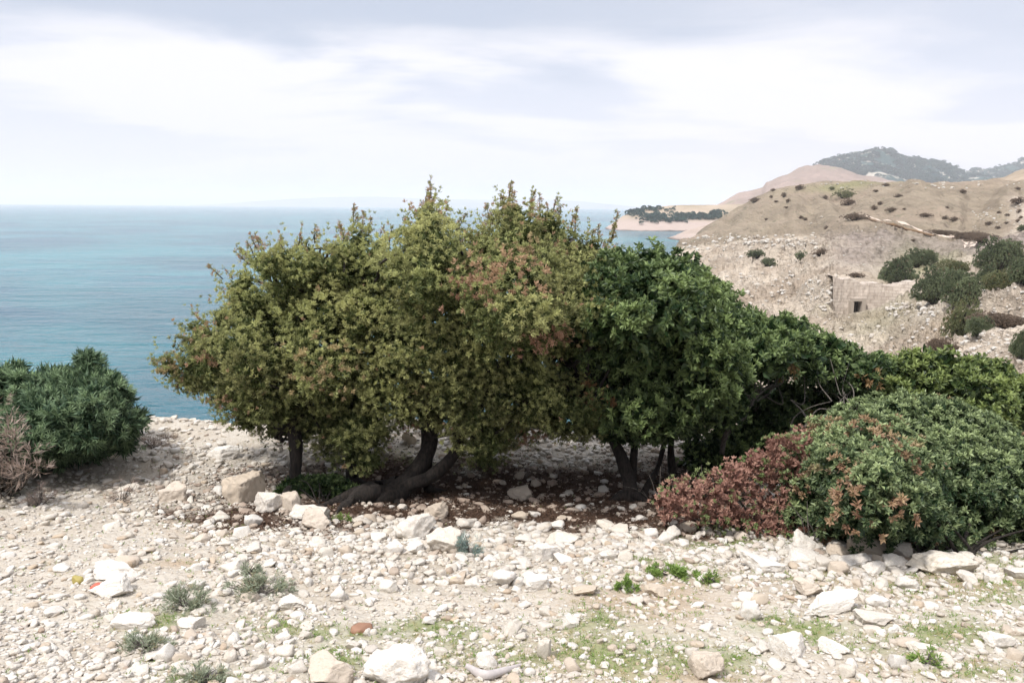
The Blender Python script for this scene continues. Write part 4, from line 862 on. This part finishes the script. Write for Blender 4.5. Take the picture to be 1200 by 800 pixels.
# ------------------------------------------------------------------ the bay: wall, shrubs, blocks
def wall():
    pts = [(976, 325, 366), (984, 326, 368), (998, 328.5, 369), (1012, 330.5, 369.5), (1026, 332, 369), (1040, 333.5, 367.5), (1050, 333, 358), (1062, 331, 346), (1074, 328, 334)]
    root = empty('stone_wall', P(1012, 369, 79), 'old stone block wall with a dark doorway across the gully', 'wall')
    m, t, b = newmat('wall_blocks'); br = nd(t, 'ShaderNodeTexBrick', Scale=1.0); br.inputs['Brick Width'].default_value = .62; br.inputs['Row Height'].default_value = .3; br.inputs['Mortar Size'].default_value = .035
    br.inputs['Color1'].default_value = (.42, .36, .30, 1); br.inputs['Color2'].default_value = (.34, .285, .235, 1); br.inputs['Mortar'].default_value = (.29, .245, .205, 1)
    uvn = t.nodes.new('ShaderNodeUVMap'); uvn.uv_map = 'UVMap'; dn = nd(t, 'ShaderNodeTexNoise', Scale=1.3, Detail=4.0); vmx = t.nodes.new('ShaderNodeVectorMath'); vmx.operation = 'MULTIPLY_ADD'; vmx.inputs[1].default_value = (.22, .22, 0); t.links.new(uvn.outputs[0], dn.inputs['Vector']); t.links.new(dn.outputs['Color'], vmx.inputs[0]); t.links.new(uvn.outputs[0], vmx.inputs[2]); t.links.new(vmx.outputs[0], br.inputs['Vector'])
    n = noise(t, 1.2, 6, .6, obco(t)); c = mixc(t, mth(t, 'MULTIPLY', sstep(t, n, .45, .7), .5), br.outputs[0], (.62, .54, .46))
    t.links.new(c, b.inputs['Base Color']); b.inputs['Roughness'].default_value = .95
    bump(t, b, br.outputs['Fac'], -.35, .03)
    us_ = np.linspace(976, 1074, 110); tv = np.interp(us_, [p[0] for p in pts], [p[1] for p in pts])+1.3*fbm(np.stack([us_*.22, 0*us_, 0*us_], -1), 3, 61)+.8*np.round(fbm(np.stack([us_*.12, 0*us_, 0*us_+4], -1), 2, 62)*2); bv = np.interp(us_, [p[0] for p in pts], [p[2] for p in pts])
    dep = np.interp(us_, [976, 990, 1040, 1074], [75.8, 76.0, 75.2, 73.8])
    def shell(u0, u1, vt0=None, vt1=None):
        kk = (us_ >= u0-.5) & (us_ <= u1+.5); uu = us_[kk]; top = P(uu, tv[kk], dep[kk]+.5); bot = P(uu, bv[kk]+5, dep[kk]); 
        return uu, top, bot
    bm = bmesh.new(); uvl = bm.loops.layers.uv.new('UVMap')
    door_u0, door_u1, door_v0 = 1000, 1007, 353
    nV = 14; cols = []
    run = 0; prev = None; thick = np.array([0, 1.4, .0])
    for i, u in enumerate(us_):
        top = P(u, tv[i], dep[i]+.6); bot = P(u, bv[i]+6, dep[i])
        if prev is not None: run += np.linalg.norm(bot[:2]-prev[:2])
        prev = bot; col = []
        for j in range(nV+1):
            f = j/nV; q = bot*(1-f)+top*f; q[1] += .05*vnoise(np.array([u*.4, q[2]*2, 0]), 3); col.append((bm.verts.new(q), run, q[2]))
        col.append((bm.verts.new(top+thick+np.array([0, 0, .02])), run, top[2]+1.4)); col.append((bm.verts.new(bot+thick*1.3), run, top[2]+4)); cols.append(col)
    for i in range(len(cols)-1):
        for j in range(len(cols[0])-1):
            if j < nV:
                q = np.array(cols[i][j][0].co[:]); q2 = np.array(cols[i+1][j+1][0].co[:]); uu1, vv1 = project((q+q2)/2)
                if door_u0-.2 < uu1 < door_u1+.2 and vv1 > door_v0: continue
            qs = [cols[i][j], cols[i+1][j], cols[i+1][j+1], cols[i][j+1]]
            f = bm.faces.new([x[0] for x in qs]); 
            for l, x in zip(f.loops, qs): l[uvl].uv = (x[1], x[2])
    me = bpy.data.meshes.new('wall_face'); bm.to_mesh(me); bm.free(); me.transform(Matrix.Translation(-Vector(root.location))); me.materials.append(m)
    link('wall_face', me, root)
    # recessed doorway: reveal + dark plank door + lintel
    d = 75.7; a = P(door_u0-.3, door_v0-.3, d); bq = P(door_u1+.3, 373, d)
    bm = bmesh.new()
    def box(x0, x1, y0, y1, z0, z1):
        r = bmesh.ops.create_cube(bm, size=1); 
        for v in r['verts']: v.co = ((x0+x1)/2+v.co.x*(x1-x0), (y0+y1)/2+v.co.y*(y1-y0), (z0+z1)/2+v.co.z*(z1-z0))
    L_ = np.array(root.location)
    x0, x1, z1, z0 = a[0]-L_[0], bq[0]-L_[0], a[2]-L_[2], bq[2]-L_[2]; yf = 75.45-L_[1]
    box(x0-.22, x0+.02, yf, yf+1.2, z0, z1+.02); box(x1-.02, x1+.35, yf-.1, yf+1.2, z0, z1+.3); box(x0-.12, x1+.3, yf-.05, yf+1.1, z1, z1+.28)
    me = bpy.data.meshes.new('door_frame'); bm.to_mesh(me); bm.free(); me.materials.append(plain('pale_lintel_stone', (.35, .30, .25), .95)); link('door_frame', me, root)
    bm = bmesh.new(); n_ = 4; wd = (x1-x0)/n_
    for i in range(n_): box(x0+i*wd+.01, x0+(i+1)*wd-.01, yf+.75, yf+.82, z0, z1)
    box(x0, x1, yf+.70, yf+.76, z0+.4, z0+.5); box(x0, x1, yf+.70, yf+.76, z1-.5, z1-.4)
    me = bpy.data.meshes.new('door'); bm.to_mesh(me); bm.free(); me.materials.append(plain('dark_door', (.03, .028, .026), .8)); link('door', me, root)
wall()
# terrace edge line on the hillside: a low earth and timber kerb
kp = [(1008, 254.5), (1020, 258), (1034, 261.5), (1046, 264.5), (1058, 268), (1070, 271), (1082, 274), (1095, 277)]
kpt = [hit_t(u, v) for u, v in kp]; kpt = np.array([k for k in kpt if k is not None])
V_, F_ = tube(kpt+np.array([0, 0, .12]), [.22]*len(kpt), 6, rough=.3)
tag(link('retaining_kerb', mk_mesh('retaining_kerb', V_, F_, plain('brown_timber', (.17, .105, .055), .9))), 'long brown retaining edge of the track crossing the tan hill', 'kerb')
# track surface beside it
tr = []
for (u, v, wd) in [(1003, 251, .6), (1020, 254, 1.6), (1040, 258, 2.4), (1065, 265, 3.0), (1090, 272, 3.4), (1115, 277, 3.6), (1135, 281, 3.4), (1150, 285, 3)]:
    h = hit_t(u, v)
    if h is not None: tr.append((h, wd))
def strip(name, pts, mat, label):
    V, F = [], []
    P0 = np.array([p for p, _ in pts]); W0 = np.array([w_ for _, w_ in pts]); tt = np.linspace(0, len(pts)-1, 60)
    Q = np.stack([np.interp(tt, range(len(pts)), P0[:, k]) for k in range(3)], -1); Wd = np.interp(tt, range(len(pts)), W0)
    for q, wd in zip(Q, Wd):
        for s in np.linspace(-1, 1, 7):
            x, y = q[0], q[1]+s*wd; h = bvh_t.ray_cast(Vector((x, y, 60)), Vector((0, 0, -1))); z = h[0][2] if h[0] else q[2]
            V.append((x, y, z+.05*(1-abs(s))**.5+.03-.15*(abs(s) == 1)))
    o = link(name, mk_mesh(name, np.array(V), gridF(len(Q), 7), mat)); return tag(o, label, kind='structure')
strip('track', tr, plain('track_earth', (.50, .40, .32), .95), 'pale earth track on the hill')
# shrubs around the bay
def shrub_proto(mat, seed, n, shape=(1, 1, .62), L=.085, W=.045, k=7):
    rng = np.random.default_rng(seed); lv = Leaves()
    lobes = nrm(rng.normal(size=(17, 3)))*np.array([.66, .66, .32])*rng.uniform(.15, 1, (17, 1)); ls = rng.uniform(.22, .46, 17)
    j = rng.integers(0, 17, n); d = nrm(rng.normal(size=(n, 3))); d[:, 2] = np.abs(d[:, 2])*1.1-.15; d = nrm(d)
    C = lobes[j]+d*ls[j][:, None]*rng.uniform(.75, 1.05, (n, 1)); C = C*np.array(shape); C[:, 2] = np.abs(C[:, 2]+.12)*1.25+.02
    lv.rosettes(C, d+np.array([0, 0, .4]), k, L, W, np.clip(.4+.4*fbm(C*3, 2, seed), 0, 1), np.where(rng.uniform(size=n) < .05, .7, 0), rng)
    fm = lv.mesh('shrub_foliage', M[mat])
    tb = [(np.array([[0, 0, -.15], C[i]*.5+rng.normal(size=3)*.04, C[i]]), [.05, .03, .01]) for i in range(0, n, max(1, n//22))]
    V_, F_ = tubes(tb, 5); sm_ = mk_mesh('shrub_stem', V_, F_, M['bark']); return fm, sm_
PR = {'dark': [shrub_proto('farleaf', 600+i, 420) for i in range(3)], 'brown': [shrub_proto('farbrown', 610+i, 300) for i in range(3)], 'olive': [shrub_proto('farolive', 620+i, 420) for i in range(3)],
      'darkbig': [shrub_proto('farleaf', 630+i, 3000, (1, 1, .85), .055, .028) for i in range(3)], 'olivebig': [shrub_proto('farolive', 640+i, 2600, (1, 1, .8), .05, .026) for i in range(2)], 'brownbig': [shrub_proto('farbrown', 650+i, 2400, (1, 1, .6), .05, .022) for i in range(2)]}
def shrub(u, v, wpx, hpx, kind, label, group=None, name='shrub', depth=None):
    """v is the shrub's foot"""
    h = hit_t(u, v)
    if h is None: return
    s = h[1]/FPX; big = 1.45 if 'big' in kind else 1.05; a = wpx*s/2*big; c = hpx*s*(1.12 if 'big' in kind else 1)
    pr = PR[kind][rng.integers(len(PR[kind]))]; o = empty(name, h-np.array([0, 0, .08*c]), label, 'shrub', group); o.scale = (a*.95, a*.85, c*1.12); o.rotation_euler[2] = rng.uniform(0, TAU)
    o.rotation_euler[2] = rng.choice([0, math.pi])+rng.uniform(-.3, .3)
    link('foliage', pr[0], o); link('stem', pr[1], o); return o
HL = [(1002, 254, 'the upper end of the track'), (993, 236, 'the rounded brown shrub above the track'), (990, 226, 'the olive patch high on the hill'), (1045, 245, 'the dark shrub right of the upper track end'), (1084, 251, 'the low shrub above the middle of the track'), (885, 233, 'the shrub on the left shoulder of the hill'), (938, 218, 'the shrub at the left end of the hilltop'), (1195, 234, 'the dark shrub at the right edge of the hill'), (1130, 275, 'the long brown bush beside the track'), (939, 297, 'the upright shrub on the rocky shelf')]
G1, G2 = 'dark shrubs on the pale rocky shelf', 'shrubs dotted over the bare hill'
for a in [(886, 301, 34, 13, 'dark', 'dark shrub on the pale rocky shelf, upper left of the trio', G1), (900, 312, 30, 15, 'dark', 'dark shrub just below right of the upper one on the rocky shelf', G1), (939, 303, 20, 15, 'dark', 'dark upright shrub on the rocky shelf, right of the trio', G1),
          (962, 298, 30, 12, 'brown', 'brownish low shrub in the furrow right of the rocky shelf', G2), (1003, 325, 26, 9, 'brown', 'low brown shrub just above the stone wall', G2),
          (1002, 258, 40, 13, 'brown', 'wide dark brown shrub at the upper end of the track', G2), (993, 240, 26, 12, 'brown', 'rounded brown shrub above the track on the hill', G2), (990, 231, 34, 13, 'olive', 'olive shrub patch high on the hill above the track', G2),
          (1045, 248, 18, 8, 'brown', 'small dark shrub on the bare hill right of the upper track end', G2), (1032, 240, 10, 7, 'brown', None, 0), (1024, 246, 10, 9, 'brown', None, 0), (1084, 254, 22, 7, 'brown', 'low dark shrub on the hill above the middle of the track', G2),
          (1108, 257, 12, 7, 'brown', None, 0), (1118, 259, 14, 8, 'brown', None, 0), (1127, 226, 14, 7, 'brown', None, 0), (1052, 231, 16, 6, 'brown', None, 0), (1027, 225, 10, 5, 'brown', None, 0), (1038, 218, 12, 5, 'brown', None, 0), (967, 233, 8, 7, 'brown', None, 0), (975, 222, 10, 5, 'olive', None, 0),
          (919, 231, 9, 10, 'brown', None, 0), (924, 237, 9, 7, 'brown', None, 0), (904, 232, 6, 6, 'brown', None, 0), (906, 224, 8, 5, 'brown', None, 0), (885, 237, 18, 9, 'brown', 'brown shrub on the left shoulder of the bare hill', G2), (938, 222, 18, 9, 'brown', 'brown shrub at the left end of the flat hilltop', G2), (910, 237, 8, 4, 'brown', None, 0), (944, 258, 8, 6, 'brown', None, 0), (938, 256, 9, 6, 'brown', None, 0), (968, 268, 9, 6, 'brown', None, 0), (898, 258, 7, 4, 'brown', None, 0),
          (922, 244, 9, 4, 'brown', None, 0), (1195, 238, 30, 11, 'brown', 'dark brown shrub at the right edge of the bare hill', G2), (1171, 250, 8, 5, 'brown', None, 0), (1181, 253, 9, 5, 'brown', None, 0), (1194, 249, 10, 7, 'brown', None, 0), (1196, 256, 8, 5, 'brown', None, 0), (1160, 263, 16, 6, 'brown', None, 0), (1170, 268, 10, 6, 'brown', None, 0), (1192, 222, 10, 5, 'brown', None, 0), (1193, 260, 8, 5, 'brown', None, 0),
          (1071, 283, 12, 5, 'brown', None, 0), (1060, 246, 7, 4, 'brown', None, 0), (1110, 244, 7, 4, 'brown', None, 0), (1180, 262, 8, 4, 'brown', None, 0), (1198, 270, 18, 10, 'dark', 'dark shrub at the right edge below the bare hill', G2)]:
    a = list(a)
    if a[5] is None:
        a[6] = 'tiny shrubs dotting the bare hill'
        for x_, y_, nm in sorted(HL, key=lambda q: math.hypot(q[0]-a[0], (q[1]-a[1])*1.5)):
            dx, dy = a[0]-x_, a[1]-y_; d_ = math.hypot(dx, dy); dr = ('left' if dx < 0 else 'right')+' of' if abs(dx) > 1.6*abs(dy) else 'above' if dy < 0 else 'below'
            a[5] = f"{'tiny' if a[2] < 9 else 'small'} dark shrub {'close' if d_ < 22 else 'farther'} {dr} {nm}"
            if a[5] not in used_labels: used_labels.add(a[5]); break
    shrub(*a)
G3 = 'green bushes above the gully'
for a in [(1106, 275, 40, 9, 'brownbig', 'long dark brown bush right of the track, left part'), (1130, 279, 44, 12, 'brownbig', 'long dark brown bush right of the track, middle part'), (1148, 282, 34, 12, 'brownbig', 'long dark brown bush right of the track, right part'),
          (1050, 331, 42, 34, 'darkbig', 'dark green bush directly above the right end of the stone wall'), (1078, 310, 36, 22, 'darkbig', 'dark green bush higher up, behind the one above the wall'), (1100, 350, 54, 44, 'darkbig', 'large dark green bush right of the stone wall'),
          (1128, 352, 44, 40, 'darkbig', 'tall dark bush between the large one and the right edge group'), (1120, 318, 40, 18, 'olivebig', 'olive bush on the green bank above the gully'), (1172, 312, 56, 38, 'darkbig', 'large dark green bush at the top of the right edge group'), (1172, 338, 54, 30, 'olivebig', 'grey olive bush below the dark one of the right edge group'),
          (1199, 330, 40, 34, 'darkbig', 'dark green bush cut by the right edge of the photo'), (1130, 393, 50, 46, 'olivebig', 'olive green bush on pale rock below the large dark one'), (1148, 392, 30, 26, 'darkbig', 'dark bush touching the olive one on pale rock'),
          (1102, 415, 36, 27, 'brownbig', 'grey brown twiggy bush below left of the olive one'), (1180, 382, 66, 24, 'brownbig', 'purplish brown bushes on pale rock near the right edge'), (1196, 418, 28, 38, 'darkbig', 'dark bush at the right edge just above the foreground bushes'), (1118, 412, 22, 14, 'brownbig', 'low brown bush right of the grey brown twiggy one'), (1156, 330, 24, 24, 'darkbig', 'slim dark bush inside the right edge group')]:
    shrub(*a, group=G3, name='bush')
# pale blocks on the bay slopes: scree
def scree():
    rng = np.random.default_rng(55); me = rock_mesh('t', 42, 1, 5, 1, 'stone', 0); V0 = np.array([v.co[:] for v in me.vertices]); F0 = np.array([list(p.vertices) for p in me.polygons]); bpy.data.meshes.remove(me)
    VV, FF, TT_, off = [], [], [], 0
    zs = [((800, 275, 960, 292), 170, (1.5, 5.5)), ((800, 290, 960, 345), 150, (1, 4.5)), ((940, 330, 980, 365), 60, (1.5, 5)), ((1038, 356, 1100, 372), 80, (2, 6)), ((1090, 385, 1200, 425), 150, (2, 6)), ((930, 370, 1090, 412), 110, (1.5, 6)), ((940, 208, 1200, 222), 60, (1.5, 4)), ((1140, 240, 1200, 272), 60, (1.2, 3)), ((940, 255, 1060, 325), 40, (1, 3.5)), ((860, 320, 990, 372), 90, (1.5, 6)), ((1140, 335, 1200, 380), 50, (2, 5))]
    for (a, b, c, d), n, (s0, s1) in zs:
        for i in range(n):
            h = hit_t(rng.uniform(a, c), rng.uniform(b, d))
            if h is None: continue
            s = (s0+1.25*(s1-s0)*rng.uniform()**2.6)*h[1]/FPX/2; sc = s*np.array([rng.uniform(.8, 1.4), rng.uniform(.7, 1.2), rng.uniform(.55, 1.0)]); y = rng.uniform(0, TAU)
            W_ = V0*sc; W_ = np.stack([W_[:, 0]*math.cos(y)-W_[:, 1]*math.sin(y), W_[:, 0]*math.sin(y)+W_[:, 1]*math.cos(y), W_[:, 2]], -1)+h+np.array([0, 0, sc[2]*.3])
            VV.append(W_); FF.append(F0+off); off += len(V0); TT_.append(np.full(len(V0), rng.uniform(0, .6)))
    m = stone_mat('scree_stone', False, 1.5, .60)
    tag(link('scree', mk_mesh('scree', np.concatenate(VV), np.concatenate(FF), m, {'tint': np.concatenate(TT_)}, smooth=False)), 'pale limestone blocks scattered over the bay slopes', 'scree', kind='stuff')
scree()
# far woods as leafy crowns on real slopes
def woods(name, pts, mat, label, seed, k=7):
    rng = np.random.default_rng(seed); lv = Leaves()
    for p, s in pts:
        n = 16; d = nrm(rng.normal(size=(n, 3))); d[:, 2] = np.abs(d[:, 2]); C = p+d*s*np.array([1, 1, .8])*.6+np.array([0, 0, s*.4])
        lv.rosettes(C, d, k, s*.42, s*.26, np.full(n, rng.uniform(.1, .9)), np.zeros(n), rng)
    return tag(link(name, lv.mesh(name, M[mat])), label, 'woods', kind='stuff')
bvh_h = BVHTree.FromPolygons([Vector(p) for p in HV.reshape(-1, 3)], [tuple(f) for f in gridF(*HV.shape[:2])])
bvh_m = BVHTree.FromPolygons([Vector(p) for p in MV.reshape(-1, 3)], [tuple(f) for f in gridF(*MV.shape[:2])])
bvh_m2 = BVHTree.FromPolygons([Vector(p) for p in MV2.reshape(-1, 3)], [tuple(f) for f in gridF(*MV2.shape[:2])])
def cast(b, u, v):
    h = b.ray_cast(Vector((0, 0, CAMZ)), Vector(rays(u, v)).normalized()); return np.array(h[0]) if h[0] else None
rng = np.random.default_rng(66); pts = []
for (u0, v0, ru, rv, n) in [(768, 256, 16, 5, 90), (805, 255, 20, 3.6, 80), (840, 252, 10, 4, 40), (742, 250, 14, 4, 50), (828, 256, 20, 2.5, 40), (765, 246, 25, 2.5, 40), (790, 259, 20, 1.5, 20)]:
    for i in range(n):
        h = cast(bvh_h, u0+rng.normal()*ru*.5, v0+rng.normal()*rv*.5)
        if h is not None: pts.append((h, rng.uniform(1.2, 3.0)))
woods('woodland', pts, 'farwood', 'dark pine wood on the low headland across the bay', 67)
pts = []
for i in range(6200):
    u = rng.uniform(945, 1200); v = rng.uniform(172, 215); b = bvh_m if rng.uniform() < .65 else bvh_m2; h = cast(b, u, v)
    if h is not None and fbm(h*.02, 3, 12) > -.30: pts.append((h, rng.uniform(2.5, 6.5)))
woods('woodland', pts, 'farwood', 'scrub wood covering the mountain behind the hill', 68, k=5)
# ------------------------------------------------------------------ haze
bm = bmesh.new(); bmesh.ops.create_cube(bm, size=1); me = bpy.data.meshes.new('haze')
for v in bm.verts: v.co = (v.co.x*25000, 5600+v.co.y*12900, (140-20)/2-.0+v.co.z*160)
bm.to_mesh(me); bm.free(); hm = bpy.data.materials.new('haze'); hm.use_nodes = True; t = hm.node_tree
t.nodes.remove(t.nodes['Principled BSDF']); pv = t.nodes.new('ShaderNodeVolumePrincipled'); pv.inputs['Density'].default_value = .00020; pv.inputs['Color'].default_value = (.98, .965, 1, 1); pv.inputs['Anisotropy'].default_value = .1
t.links.new(pv.outputs[0], t.nodes['Material Output'].inputs['Volume']); me.materials.append(hm)
tag(link('haze', me), 'thin pale haze over the sea and the bay', 'haze', kind='stuff')
